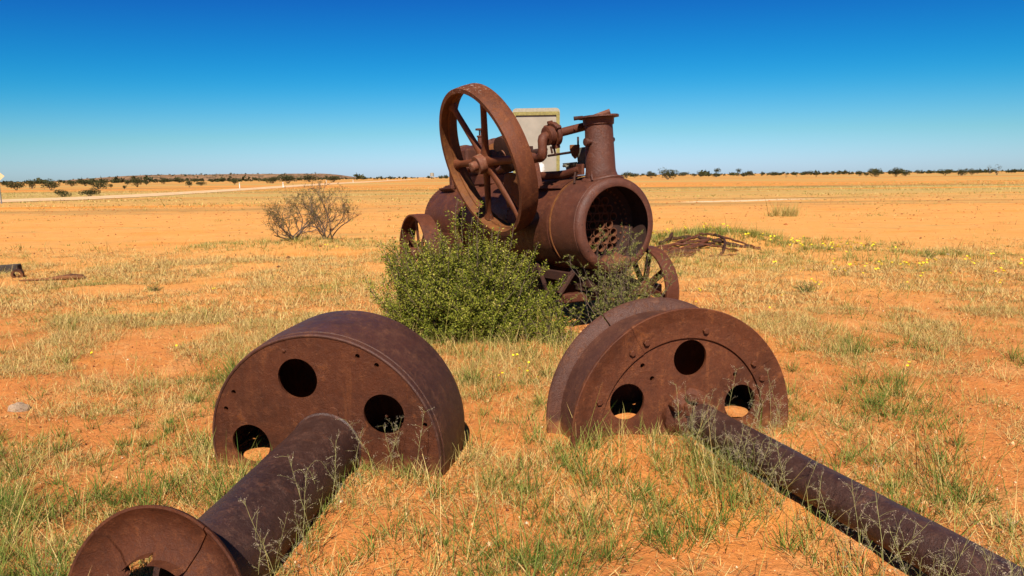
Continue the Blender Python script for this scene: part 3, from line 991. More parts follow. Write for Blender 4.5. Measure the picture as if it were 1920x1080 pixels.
mb.tube([E(-0.36, -0.55, -0.62), E(-1.0, -0.28, -0.40)], 0.022, 8)
mb.tube([E(-0.36, 0.55, -0.62), E(-1.0, 0.28, -0.40)], 0.022, 8)
part(mb, 'fore_carriage', 'scrap')

mb = MB()
mb.box(E(-1.35, 0, -0.60), (0.95, 0.50, 0.26))  # added dark box, stands in for the shade below the barrel
part(mb, 'under_shade_box', 'scrap', bevel=0.02)
mb = MB()
for l in (-0.30, 0.30):
    mb.box(E(-1.5, l, -0.49), (2.3, 0.05, 0.09))
part(mb, 'chassis_rails', 'scrap', bevel=0.006)
for s_ in (-0.9, -1.8):
    mb = MB()
    mb.box(E(s_, 0, -0.46), (0.06, 0.56, 0.12))
    part(mb, 'cross_bearer', 'scrap', bevel=0.006)

# ================================================================== DRUMS IN THE FOREGROUND
def hexbolt(name, x, y, z, mat, parent, r=0.018, hgt=0.016, rot=0.0):
    mb = MB()
    mb.lathe([(-0.003, 0), (-0.003, r), (hgt * 0.85, r), (hgt, r * 0.8), (hgt, 0)], 6, 'x')
    o = mb.build(name, mat, parent, smooth=20)
    o.location = (x, y, z)
    o.rotation_euler = (rot, 0, 0)
    return o

LM = frame(Vector((-0.966, 3.293, 0.129)), R_(-100.5), R_(-3.67))
lb = LM.translation.copy()
ld = empty('pulley_drum', mat=LM)
tag(ld, 'deep rusty drum with plain five-hole face and thick shaft, left foreground', 'drum')
RL, WL = 0.621, 0.474
def ring_poly(r, n=120, wob=0.0, s=0):
    return [((r + wob * math.sin(5 * a + s) + wob * 0.6 * math.sin(11 * a + 2 * s)) * math.cos(a), (r + wob * math.sin(5 * a + s)) * math.sin(a)) for a in np.linspace(0, 2 * math.pi, n, endpoint=False)]
hs = []
for k in range(5):
    a = R_(33.3 + 72 * k)
    hs.append(circle(0.402 * math.cos(a), 0.402 * math.sin(a), 0.105, 40))
small = [(0.221, 0.517), (0.316, 0.475), (-0.467, 0.299), (-0.521, 0.206), (0.545, 0.177)]
for u, w in small:
    hs.append(circle(u, w, 0.0125, 12))
mb = MB()
mb.plate(ring_poly(RL - 0.012, 140), hs, -0.014, 0.0)
part(mb, 'face_plate', 'ldrum', ld, smooth=25)
mb = MB()
mb.lathe([(0.004, RL - 0.013), (0.006, RL - 0.006), (0.0, RL), (-0.03, RL + 0.001), (-0.034, RL + 0.005), (-0.20, RL + 0.012), (-0.44, RL + 0.004), (-WL, RL - 0.004), (-WL, RL - 0.018), (-0.02, RL - 0.013)], 140, 'x', closed=True)
part(mb, 'drum_skin', 'lskin', ld, smooth=30)
hb = []
for k in range(5):
    a = R_(33.3 + 72 * k)
    hb.append(circle(0.402 * math.cos(a), 0.402 * math.sin(a), 0.105, 32))
mb = MB()
mb.plate(ring_poly(RL - 0.02, 100), hb[3:], -WL + 0.01, -WL + 0.022)
part(mb, 'back_plate', 'ldrum', ld, smooth=25)
for (u, w, r) in ((-0.165, 0.533, 0.011), (0.067, 0.19, 0.0)):
    if r:
        mb = MB()
        rivet_mesh(mb, Vector((0, u, w)), (1, 0, 0), 0.013)
        part(mb, 'rivet', 'ldrum', ld)
mb = MB()
for (u, w) in ((0.07, 0.215), (-0.115, 0.175), (0.20, 0.16)):
    mb.lathe([(0.001, 0.030), (0.004, 0.027), (0.004, 0)], 14, 'x', Matrix.Translation((0, u, w)))
part(mb, 'filled_rivet_spots', 'ldrum', ld)['kind'] = 'stuff'
# thick shaft
pm = Matrix.Translation((0, 0.02, 0.03)) @ Matrix.Rotation(R_(2.9), 4, 'Z') @ Matrix.Rotation(R_(-1.2), 4, 'Y')
mb = MB()
pr = [(-0.05, 0.182), (0.012, 0.184), (0.02, 0.176)]
for k in range(13):
    pr.append((0.05 + k * 0.085, 0.173 + 0.0015 * math.sin(k * 2.1)))
pr += [(1.13, 0.172), (1.13, 0.150), (0.0, 0.150)]
mb.lathe(pr, 72, 'x', pm)
sh = part(mb, 'shaft', 'pipe', ld, smooth=30)
mb = MB()
mb.lathe([(1.0, 0.0), (1.0, 0.085), (1.52, 0.082), (1.53, 0.0)], 40, 'x', pm)
part(mb, 'inner_shaft', 'pipe', ld)
# dished end disc, of overlapping bent segments
dm = LM.inverted() @ frame(Vector((-1.197, 2.075, 0.052)), R_(-106.7), R_(12))
segs = [(20, 66, 0.0, 0.375), (62, 104.2, 0.010, 0.378), (103.2, 137, 0.004, 0.379), (136, 184, 0.016, 0.375), (186, 236, 0.0, 0.38), (238, 290, 0.012, 0.38), (290, 340, 0.0, 0.38), (338, 382, 0.014, 0.378)]
for i, (a0, a1, off, r) in enumerate(segs):
    mb = MB()
    rr = random.Random(i)
    ri = {1: 0.18, 2: 0.205, 3: 0.17}.get(i, 0.135 + 0.012 * (i % 3))
    prof = [(0.0 + off, ri), (-0.03 + off, max(0.19, ri + 0.01)), (-0.045 + off, 0.27), (-0.035 + off, 0.34), (0.0 + off, r), (0.012 + off, r + 0.002), (0.012 + off, r - 0.008), (-0.022 + off, 0.335), (-0.032 + off, 0.27), (-0.018 + off, max(0.19, ri + 0.01)), (0.012 + off, ri)]
    mb.lathe(prof, 10, 'x', closed=True, arc=(R_(a0), R_(a1)))
    o = mb.build('disc_segment', 'ldrum', ld, smooth=40, matrix=dm @ Matrix.Rotation(R_(rr.uniform(-0.5, 0.5)), 4, 'Y'))
mb = MB()
mb.lathe([(-0.05, 0.06), (-0.05, 0.105), (0.03, 0.105), (0.03, 0.06)], 32, 'x', dm, closed=True)
part(mb, 'disc_hub', 'ldrum', ld, bevel=0.004)

RM = frame(Vector((0.955, 3.648, 0.10)), R_(-74.0), R_(1.28))
rd = empty('flanged_drum', mat=RM)
tag(rd, 'rusty flanged drum with bolted rim segments and long thin pipe, right foreground', 'drum')
RR, WR = 0.679, 0.403
mb = MB()
hs = []
for a in (12, 84, 156, 228, 300):
    hs.append(circle(0.375 * math.cos(R_(a)), 0.03 + 0.365 * math.sin(R_(a)), 0.102, 40))
for u, w in ((-0.252, 0.373), (-0.194, 0.296), (0.329, 0.272)):
    hs.append(circle(u, w, 0.014, 12))
mb.plate([((0.512 + 0.004 * math.sin(9 * a)) * math.cos(a), (0.512 + 0.004 * math.sin(7 * a)) * math.sin(a)) for a in np.linspace(0, 2 * math.pi, 120, endpoint=False)], hs, -0.030, -0.014)
part(mb, 'face_plate', 'rdrum', rd, smooth=25)
# front rim segments
cuts = [32.0, 119.3, 200.0, 276.0]
for i in range(4):
    a0, a1 = cuts[i], cuts[(i + 1) % 4] + (360 if i == 3 else 0)
    mb = MB()
    off = (0.0, 0.0035, -0.002, 0.002)[i]
    prof = [(-0.012 + off, 0.508), (-0.001 + off, 0.510), (0.0 + off, 0.52), (-0.004 + off, 0.60), (0.0 + off, 0.615), (0.012 + off, RR - 0.004), (0.008 + off, RR), (-0.006 + off, RR), (-0.018 + off, 0.61), (-0.014, 0.508)]
    mb.lathe(prof, 40, 'x', closed=True, arc=(R_(a0 + 0.12), R_(a1 - 0.12)))
    part(mb, 'rim_segment', 'rdrum', rd, smooth=30)
mb = MB()
mb.lathe([(-0.016, 0.604), (-0.06, 0.600), (-0.33, 0.600), (-0.36, 0.606), (-0.36, 0.594), (-0.016, 0.594)], 140, 'x', closed=True)
part(mb, 'drum_tread', 'rskin', rd, smooth=30)
mb = MB()
mb.lathe([(-0.355, 0.60), (-0.362, 0.625), (-0.385, 0.655), (-0.388, RR - 0.004), (-WR + 0.004, RR), (-WR, RR - 0.008), (-WR + 0.004, 0.60)], 140, 'x', closed=True, arc=(R_(119), R_(119 + 359.2)))
part(mb, 'back_flange', 'rskin', rd, smooth=30)
mb = MB()
hb = [circle(0.375 * math.cos(R_(a)), 0.03 + 0.365 * math.sin(R_(a)), 0.016 if a in (84,) else 0.012, 16) for a in (84, 140, 160)]
mb.plate(ring_poly(0.603, 100), hb, -WR + 0.01, -WR + 0.024)
part(mb, 'back_plate', 'rdrum', rd, smooth=25)
bolts = [(-0.238, 0.499), (-0.32, 0.449), (0.12, 0.538), (0.432, 0.328), (0.488, 0.238), (-0.51, 0.20)]
for i, (u, w) in enumerate(bolts):
    hexbolt('bolt', 0.0, u * 1.01, w * 1.01, 'rdrum', rd, 0.0185, 0.019, i * 0.4)
# broken hub boss
mb = MB()
bm_ = Matrix.Translation((0, 0.03, 0.07))
mb.lathe([(-0.03, 0.0), (-0.03, 0.165), (0.015, 0.155), (0.03, 0.12), (0.06, 0.10), (0.06, 0.0)], 24, 'x', bm_)
o = part(mb, 'hub_boss', 'rdrum', rd, smooth=40)
for vv in o.data.vertices:
    k = math.sin(vv.co.y * 61) * math.sin(vv.co.z * 47 + 1)
    vv.co.x += 0.016 * k
    vv.co.z += 0.008 * math.sin(vv.co.y * 90)
mb = MB()
mb.box((0.05, -0.085, 0.145), (0.07, 0.045, 0.05), Matrix.Rotation(R_(25), 3, 'X'))
mb.box((0.06, 0.01, 0.185), (0.06, 0.06, 0.035), Matrix.Rotation(R_(-12), 3, 'X'))
mb.box((0.045, -0.01, 0.12), (0.05, 0.04, 0.07), Matrix.Rotation(R_(10), 3, 'X'))
part(mb, 'broken_key', 'rdrum', rd, bevel=0.008)
mb = MB()
pm = Matrix.Translation((0, 0.075, 0.052)) @ Matrix.Rotation(R_(3.5), 4, 'Z') @ Matrix.Rotation(R_(1.4), 4, 'Y')
pr = [(-0.02, 0.085), (0.03, 0.095)] + [(0.06 + k * 0.12, 0.0895 + 0.001 * math.sin(k * 1.7)) for k in range(21)] + [(2.5, 0.084), (0.0, 0.08)]
mb.lathe(pr, 56, 'x', pm)
part(mb, 'long_pipe', 'pipe', rd, smooth=30)

# blown sand lying inside the two drums
for mat_, (xa, xb, ya, yb), fz in ((LM, (-0.45, -0.02, -0.585, 0.585), lambda a, b: 0.045 - 0.10 * a + 0.03 * math.sin(b * 5)), (RM, (-0.375, -0.035, -0.57, 0.57), lambda a, b: 0.105 - 0.09 * a + 0.02 * math.sin(b * 6 + 1))):
    v, f = [], []
    for i in range(14):
        for j in range(34):
            a, b = xa + (xb - xa) * i / 13, ya + (yb - ya) * j / 33
            w_ = mat_ @ Vector((a, b, 0))
            v.append((w_.x, w_.y, fz(a, b) + 0.012 * (float(fbm(np.array(w_.x * 9), np.array(w_.y * 9), 4, 3)) - 0.5)))
    for i in range(13):
        for j in range(33):
            k = i * 34 + j
            f.append((k, k + 1, k + 35, k + 34))
    o = MB().add(v, f).build('sand_drift', 'ground', smooth=80)
    tag(o, kind='structure')

# ================================================================== NOTICE BOARD BEHIND THE ENGINE
sb = empty('notice_board', (0.39, 10.5, 0.0))
sb.rotation_euler = (0, 0, R_(-3))
tag(sb, 'upright beige notice board with mustard frame standing behind the engine', 'notice board')
W2, TOP, BOT = 0.355, 2.50, 0.75
def rrect(w, z0, z1, r, n=6):
    out = []
    for cx, cz, a0 in ((w - r, z1 - r, 0), (-w + r, z1 - r, 90), (-w + r, z0 + r, 180), (w - r, z0 + r, 270)):
        for k in range(n + 1):
            a = R_(a0 + 90 * k / n)
            out.append((cx + r * math.cos(a), cz + r * math.sin(a)))
    return out
mb = MB()
rotp = Matrix.Rotation(R_(-90), 4, 'Z')   # plate x -> -y (towards camera)
mb.plate([(-p[0], p[1]) for p in rrect(W2, BOT, TOP, 0.06)], [], -0.05, 0.0, rotp)
part(mb, 'board_case', 'sign_cap', sb, smooth=25)
mb = MB()
outer = [(p[0], p[1]) for p in rrect(W2 - 0.002, BOT + 0.002, TOP - 0.055, 0.03)]
inner = [(p[0], p[1]) for p in rrect(W2 - 0.052, BOT + 0.06, TOP - 0.105, 0.008)]
mb.plate(outer, [inner], 0.0, 0.035, rotp)
part(mb, 'board_frame', 'sign_yellow', sb, smooth=25)
mb = MB()
mb.box((0, -0.006, (BOT + TOP) / 2 - 0.02), (2 * (W2 - 0.055), 0.008, TOP - BOT - 0.16))
part(mb, 'board_panel', 'sign_panel', sb)
for x in (-0.25, 0.25):
    mb = MB()
    mb.box((x, 0.08, 1.15), (0.06, 0.06, 2.4))
    part(mb, 'board_post', 'grey_post', sb, bevel=0.004)

# ================================================================== SMALL THINGS ON THE PLAIN
post = None
for i, (x, y, col) in enumerate(((-38.7, 117.4, 'white'), (-45.9, 116.9, 'white'), (-51.4, 225.3, 'white'), (-65.9, 247.0, 'white'), (-67.7, 380.5, 'white'), (-40.1, 266.7, 'sign_yellow'))):
    mb = MB()
    hgt = 0.95 if col == 'white' else 0.7
    mb.prism([(-0.06, -0.1), (0.06, -0.1), (0.06, hgt - 0.05), (0.0, hgt), (-0.06, hgt - 0.05)], -0.03, 0.03)
    r = empty('guide_post', (x, y, float(gz(x, y))))
    mb.build('post_body', col, r)
    mb = MB()
    mb.box((0, -0.036, hgt - 0.2), (0.08, 0.01, 0.12))
    mb.build('reflector', 'grey_post', r)
    lab = ['white roadside guide post on near side of gravel road, closest', 'white guide post across the gravel road left of the closest one', 'white guide post right of the bare shrubs where road thins', 'white guide post beyond the gravel road above the bare shrubs', 'small distant white guide post near the rusty flywheel', 'tiny yellow marker post beside the distant road'][i]
    tag(r, lab, 'guide post', 'guide posts along the gravel road')
rs = empty('road_sign', (-35.68, 48.2, 0.0))
rs.rotation_euler = (0, 0, R_(28))
tag(rs, 'diamond road sign on a thin grey post, cut by left photo edge', 'road sign')
mb = MB()
mb.tube([(0, 0.03, -0.1), (0, 0.03, 2.3)], 0.04, 10)
mb.build('sign_post', 'grey_post', rs)
mb = MB()
mb.plate([(0, -0.38), (0.38, 0), (0, 0.38), (-0.38, 0)], [], -0.004, 0.004, Matrix.Translation((0, -0.02, 1.90)) @ rotp)
mb.build('sign_plate', 'cream', rs)
wt = empty('water_tower', (-142, 1250, -1.5))
tag(wt, 'distant white water tower on the horizon left of the flywheel', 'tower')
mb = MB()
mb.lathe([(4.5, 0), (4.5, 3.4), (10.2, 3.4), (11, 0.4), (11, 0)], 20, 'z')
mb.build('tank', 'sign_cap', wt)
for a in range(4):
    mb = MB()
    mb.tube([(2.6 * math.cos(a * 1.57 + .78), 2.6 * math.sin(a * 1.57 + .78), -1), (2.6 * math.cos(a * 1.57 + .78), 2.6 * math.sin(a * 1.57 + .78), 4.6)], 0.5, 8)
    mb.build('leg', 'white', wt)

# dark beam, coupling ring and scrap bar lying at the left edge
o = MB()
o.box((0, 0, 0), (1.5, 0.17, 0.17))
o = o.build('timber_beam', 'timber', bevel=0.012)
o.location = (-9.02, 11.25, 0.015)
o.rotation_euler = (0, R_(-2.5), R_(14))
tag(o, 'dark squared timber beam lying on sand at the left edge', 'beam')
mb = MB()
mb.lathe([(-0.03, 0.05), (-0.03, 0.085), (0.03, 0.085), (0.03, 0.05)], 24, 'y', closed=True)
o = mb.build('coupling_ring', 'scrap')
o.location = (-7.85, 10.75, 0.05)
o.rotation_euler = (R_(10), 0, R_(15))
tag(o, 'small rusty ring standing in dry grass beside the dark beam', 'ring')
mb = MB()
pts = [(-0.75, 0, 0.03), (-0.45, 0.02, 0.035), (-0.2, 0.0, 0.05), (0.0, -0.02, 0.07), (0.25, 0.0, 0.08), (0.5, 0.02, 0.075), (0.62, 0.02, 0.05)]
mb.tube(pts, [0.022, 0.03, 0.035, 0.06, 0.075, 0.08, 0.04], 10)
mb.tube([(0.0, 0.03, 0.11), (0.3, 0.05, 0.145), (0.55, 0.05, 0.12)], [0.02, 0.04, 0.03], 8)
o = mb.build('scrap_bar', 'scrap')
o.location = (-7.05, 10.45, -0.01)
o.scale = (0.68, 0.7, 0.5)
o.rotation_euler = (0, 0, R_(10))
tag(o, 'knobbly dark scrap bar lying in dry grass right of the beam', 'scrap')
mb = MB()
v = []
bm = bmesh.new()
bmesh.ops.create_icosphere(bm, subdivisions=3, radius=1.0)
for vv in bm.verts:
    n_ = float(fbm(np.array(vv.co.x * 2.2 + 5), np.array(vv.co.y * 2.2 + vv.co.z * 1.7 + 9), 2, 3))
    vv.co *= 0.7 + 0.6 * n_
me = bpy.data.meshes.new('rock')
bm.to_mesh(me)
bm.free()
me.materials.append(M['stone'])
for i, (x, y, s_, lab) in enumerate(((-3.36, 4.45, 0.058, 'whitish rock in the grass near the left photo edge'), (7.9, 12.3, 0.04, 'small white stone on bare sand at far right'))):
    o = bpy.data.objects.new('rock', me)
    COL.objects.link(o)
    o.location = (x, y, float(gz(x, y)) + 0.005)
    o.scale = (s_ * 1.2, s_, s_ * 0.62)
    o.rotation_euler = (0.1, 0.2, 0.7 * i + 0.3)
    tag(o, lab, 'rock')

# bent rusty rods dumped on the little mound
def on_ground(pts, lift):
    return [(x, y, float(gz(x, y)) + l) for (x, y), l in zip(pts, lift)]
rods = [
    ([(2.75, 13.0), (3.3, 13.35), (3.9, 13.7), (4.5, 14.0)], [0.05, 0.12, 0.18, 0.20], 0.045, 'long rusty rod at left of the pile rising to the mound'),
    ([(2.9, 12.75), (3.6, 13.1), (4.3, 13.45), (4.75, 13.8)], [0.04, 0.11, 0.16, 0.18], 0.05, 'thick rusty rod across middle of the pile on the mound'),
    ([(2.8, 12.45), (3.3, 12.6), (3.85, 12.7)], [0.05, 0.09, 0.06], 0.05, 'short straight rusty bar below the rod pile'),
    ([(2.75, 12.1), (3.2, 12.2), (3.6, 12.25)], [0.05, 0.05, 0.04], 0.045, 'lowest short rusty bar lying on sand by the wheel'),
    ([(4.95, 13.9), (5.1, 13.6), (4.95, 13.2), (4.7, 12.75), (4.35, 12.3)], [0.28, 0.30, 0.18, 0.08, 0.03], 0.035, 'curved rusty rod hooking down the right side of the pile'),
    ([(3.6, 14.1), (4.3, 14.0), (4.9, 13.75), (5.5, 13.5), (6.1, 13.3)], [0.12, 0.17, 0.16, 0.08, 0.05], 0.05, 'long dark rod sloping down right side of the mound'),
    ([(3.2, 13.9), (3.55, 14.0), (3.7, 14.2)], [0.08, 0.16, 0.26], 0.05, 'knotted dark bar standing up at left top of the pile'),
    ([(2.55, 12.6), (2.8, 12.85), (3.2, 13.1), (3.5, 13.2)], [0.03, 0.05, 0.10, 0.10], 0.04, 'thin rusty rod nearest the front wheel in the pile'),
    ([(3.3, 13.0), (4.0, 13.25), (4.8, 13.55)], [0.06, 0.13, 0.15], 0.04, 'thin rusty rod tucked under the thick one'),
    ([(2.6, 13.3), (3.4, 13.6), (4.3, 13.75), (5.3, 13.9)], [0.05, 0.10, 0.14, 0.12], 0.035, 'upper thin rusty rod along back of the pile'),
    ([(3.0, 13.4), (3.8, 13.5), (4.6, 13.3), (5.2, 12.9)], [0.10, 0.16, 0.12, 0.05], 0.03, 'thin bent rusty rod crossing over the others'),
    ([(2.5, 12.9), (3.2, 12.85), (4.1, 12.95)], [0.04, 0.07, 0.08], 0.04, 'straight rusty rod low at front of the pile'),
    ([(4.6, 14.2), (5.0, 14.0), (5.5, 13.7), (5.9, 13.3)], [0.15, 0.20, 0.16, 0.08], 0.03, 'thin dark rod arching off the mound crest'),
    ([(4.05, 12.25), (4.6, 12.4), (5.1, 12.55)], [0.03, 0.03, 0.02], 0.022, 'thin wire rod lying on sand right of the pile'),
]
for pts, lift, r, lab in rods:
    pts = [(2.6 + (x - 2.55) * 0.64, y) for x, y in pts]
    r *= 0.68
    lift = [l * 0.6 for l in lift]
    P = [Vector(p) for p in on_ground(pts, lift)]
    # smooth with Catmull-Rom
    out = []
    for i in range(len(P) - 1):
        p0, p1, p2, p3 = P[max(i - 1, 0)], P[i], P[i + 1], P[min(i + 2, len(P) - 1)]
        for k in range(5):
            u = k / 5
            out.append(0.5 * ((2 * p1) + (p2 - p0) * u + (2 * p0 - 5 * p1 + 4 * p2 - p3) * u * u + (3 * p1 - p0 - 3 * p2 + p3) * u ** 3))
    out.append(P[-1])
    base = out[0].copy()
    mb = MB()
    mb.tube([p - base + Vector((0, 0, 0.01 * math.sin(i * 2.3))) for i, p in enumerate(out)], [r * (1 + 0.18 * math.sin(i * 1.9)) for i in range(len(out))], 9)
    o = mb.build('rusty_rod', 'boiler' if len(pts) == 4 else 'scrap', smooth=60)
    o.location = base
    tag(o, lab, 'rod', 'rods in the scrap pile on the mound')


# ================================================================== PLANTS
class Twigs:
    """collects tapered twigs and leaves as numpy-friendly lists"""
    def __init__(s, r):
        s.V, s.T, s.r = [], [], r
        s.LV, s.Lt = [], []
    def twig(s, pts, r0, r1, seg=4):
        b = len(s.V)
        n = len(pts)
        for i, p in enumerate(pts):
            d = (pts[min(i + 1, n - 1)] - pts[max(i - 1, 0)])
            if d.length < 1e-6:
                d = Vector((0, 0, 1))
            d.normalize()
            a = d.cross(Vector((0.3, 0.7, 0.2))).normalized()
            w = d.cross(a)
            r = r0 + (r1 - r0) * i / (n - 1)
            for j in range(seg):
                t_ = 2 * math.pi * j / seg
                s.V.append(p + (a * math.cos(t_) + w * math.sin(t_)) * r)
        for i in range(n - 1):
            for j in range(seg):
                k = (j + 1) % seg
                A, B, C, D = b + i * seg + j, b + i * seg + k, b + (i + 1) * seg + k, b + (i + 1) * seg + j
                s.T += [(A, B, C), (A, C, D)]
    def leaf(s, p, d, l, w, tint):
        d = d.normalized()
        a = d.cross(Vector((s.r.uniform(-1, 1), s.r.uniform(-1, 1), s.r.uniform(-1, 1)))).normalized()
        m = p + d * l * 0.5
        s.LV += [p, m + a * w * 0.5, p + d * l, m - a * w * 0.5]
        s.Lt += [tint] * 4
    def build(s, parent, woodname, leafname, woodmat, leafmat):
        if s.V:
            np_mesh(woodname, np.array([tuple(p) for p in s.V]), np.array(s.T), woodmat, None, parent)
        if s.LV:
            n = len(s.LV) // 4
            i = np.arange(n)[:, None] * 4
            Q_ = i + np.array([[0, 1, 2, 3]])
            np_mesh(leafname, np.array([tuple(p) for p in s.LV]), Q_, leafmat, s.Lt, parent, smooth=False)
def rdir(r):
    while True:
        v = Vector((r.uniform(-1, 1), r.uniform(-1, 1), r.uniform(-1, 1)))
        if 0.05 < v.length < 1:
            return v.normalized()

# ---- the dense green bush in front of the engine
r = random.Random(11)
bush = empty('green_bush', (-0.40, 6.33, float(gz(-0.40, 6.33)) - 0.02))
tag(bush, 'dense green leafy bush growing in front of the flywheel', 'bush')
tw = Twigs(r)
heads = []
for i in range(74):
    az = r.uniform(0, 2 * math.pi)
    el_ = math.asin(min(1, r.uniform(0.0, 1.0) ** 0.8))
    heads.append((Vector((math.cos(az) * math.cos(el_), math.sin(az) * math.cos(el_), math.sin(el_))), r.uniform(0.80, 1.10), r.uniform(-0.16, 0.14)))
for i in range(540):
    hd, hext, hbt = heads[i % 74]
    d = (hd + rdir(r) * 0.17).normalized()
    d.z = abs(d.z)
    ext = 1 / math.sqrt((d.x / (0.84 if d.x < 0 else 0.74)) ** 2 + (d.y / 0.58) ** 2 + (d.z / 1.20) ** 2)
    ext *= hext * (r.uniform(0.62, 0.95) if r.random() < 0.7 else r.uniform(0.92, 1.08))
    p = Vector((r.gauss(-0.05, 0.2), r.gauss(0, 0.10), 0))
    d0 = (d + Vector((0, 0, -0.25 * (1 - d.z)))).normalized()
    pts = [p.copy()]
    n = 10
    for k in range(n):
        tt = k / n
        dd = (d0 * (1 - tt) + (d + Vector((0, 0, 0.6))).normalized() * tt + rdir(r) * 0.15).normalized()
        p = p + dd * ext / n
        pts.append(p.copy())
    for q in pts:
        q.z = max(q.z, 0.015)
    tw.twig(pts, 0.008, 0.002)
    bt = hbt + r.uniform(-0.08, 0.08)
    def brush(a, b, m_, rad0, rad1, tb):
        ax_ = (b - a).normalized()
        for _ in range(m_):
            t_ = r.random()
            q = a + (b - a) * t_
            o_ = rdir(r)
            o_ = (o_ - ax_ * o_.dot(ax_)).normalized()
            rr = (rad0 + (rad1 - rad0) * t_) * r.random() ** 0.6
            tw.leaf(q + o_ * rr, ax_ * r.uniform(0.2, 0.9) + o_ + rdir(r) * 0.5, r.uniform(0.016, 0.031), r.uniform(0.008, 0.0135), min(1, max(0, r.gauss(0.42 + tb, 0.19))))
    k0 = r.randint(3, 4)
    for k in range(k0, n):
        f0, f1 = (k - k0) / (n - k0), (k + 1 - k0) / (n - k0)
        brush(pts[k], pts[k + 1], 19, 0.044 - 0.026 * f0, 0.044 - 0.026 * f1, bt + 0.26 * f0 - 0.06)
        if k < n - 1:
            for _ in range(2 if r.random() < 0.7 else 1):
                sd_ = ((pts[k + 1] - pts[k]).normalized() * 0.9 + rdir(r) * 0.75 + Vector((0, 0, 0.3))).normalized()
                L_ = r.uniform(0.06, 0.19) * (1.2 - 0.5 * f0)
                a = pts[k]
                b = a + sd_ * L_
                if b.z < 0.03:
                    continue
                tw.twig([a, (a + b) / 2 + rdir(r) * 0.008, b], 0.0026, 0.0012, 3)
                brush(a, b, int(8 + L_ * 170), 0.024, 0.013, bt + 0.05)
for i in range(40):          # bare dead twigs sticking out
    d = (rdir(r) + Vector((0, -0.4, 0.8))).normalized()
    a = Vector((d.x * 0.5, d.y * 0.4, abs(d.z) * 0.5))
    b = a + d * r.uniform(0.15, 0.4)
    tw.twig([a, (a + b) / 2 + rdir(r) * 0.02, b], 0.003, 0.001, 3)
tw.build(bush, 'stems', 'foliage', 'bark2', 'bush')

# ---- fine grey-green shrub under the smokebox mouth
r = random.Random(5)
fs = empty('fine_leaved_shrub', (0.93, 5.88, float(gz(0.93, 5.88))))
tag(fs, 'wispy grey-green shrub growing up before the open smokebox', 'shrub')
tw = Twigs(r)
for i in range(66):
    az = r.uniform(0, 2 * math.pi)
    lean = abs(r.gauss(0.0, 0.42))
    hgt = r.uniform(0.45, 1.12) * (1 - 0.25 * lean)
    p = Vector((r.gauss(0, 0.05), r.gauss(0, 0.04), 0))
    pts = [p.copy()]
    for k in range(8):
        p = p + Vector((math.cos(az) * lean * 1.25 + r.gauss(0.03, 0.25), math.sin(az) * lean * 0.9 + r.gauss(0, 0.2), 1)).normalized() * hgt / 8
        pts.append(p.copy())
    tw.twig(pts, 0.0042, 0.001)
    for k in range(2, 9):
        for _ in range(2):
            sd_ = (rdir(r) + Vector((0, 0, 0.6))).normalized()
            L_ = r.uniform(0.04, 0.13)
            b = pts[k] + sd_ * L_
            tw.twig([pts[k], b], 0.0016, 0.0008, 3)
            for j in range(17):
                q = pts[k] + sd_ * L_ * r.uniform(0.1, 1.05)
                tw.leaf(q, sd_ + rdir(r) * 0.8, r.uniform(0.016, 0.030), r.uniform(0.0028, 0.005), r.random())
tw.build(fs, 'stems', 'foliage', 'bark', 'greybush')
# lower green shrub at the foot of the axle
r = random.Random(8)
fs = empty('low_leafy_shrub', (0.38, 6.0, float(gz(0.38, 6.0))))
tag(fs, 'low leafy shrub with dry twigs between the bush and smokebox', 'shrub')
tw = Twigs(r)
for i in range(46):
    az = r.uniform(0, 2 * math.pi)
    lean = abs(r.gauss(0.2, 0.45))
    hgt = r.uniform(0.18, 0.42)
    p = Vector((r.gauss(0, 0.10), r.gauss(0, 0.06), 0))
    pts = [p.copy()]
    for k in range(6):
        p = p + Vector((math.cos(az) * lean + r.gauss(0, 0.2), math.sin(az) * lean + r.gauss(0, 0.2), 1)).normalized() * hgt / 6
        pts.append(p.copy())
    tw.twig(pts, 0.005, 0.0014)
    for k in range(1, 7):
        for _ in range(2):
            sd_ = (rdir(r) + Vector((0, 0, 0.4))).normalized()
            L_ = r.uniform(0.03, 0.1)
            for j in range(9):
                q = pts[k] + sd_ * L_ * r.uniform(0.1, 1.05)
                tw.leaf(q, sd_ + rdir(r) * 0.9, r.uniform(0.012, 0.026), r.uniform(0.006, 0.010), min(1, max(0, r.gauss(0.5, 0.22))))
tw.build(fs, 'stems', 'foliage', 'bark2', 'bush')

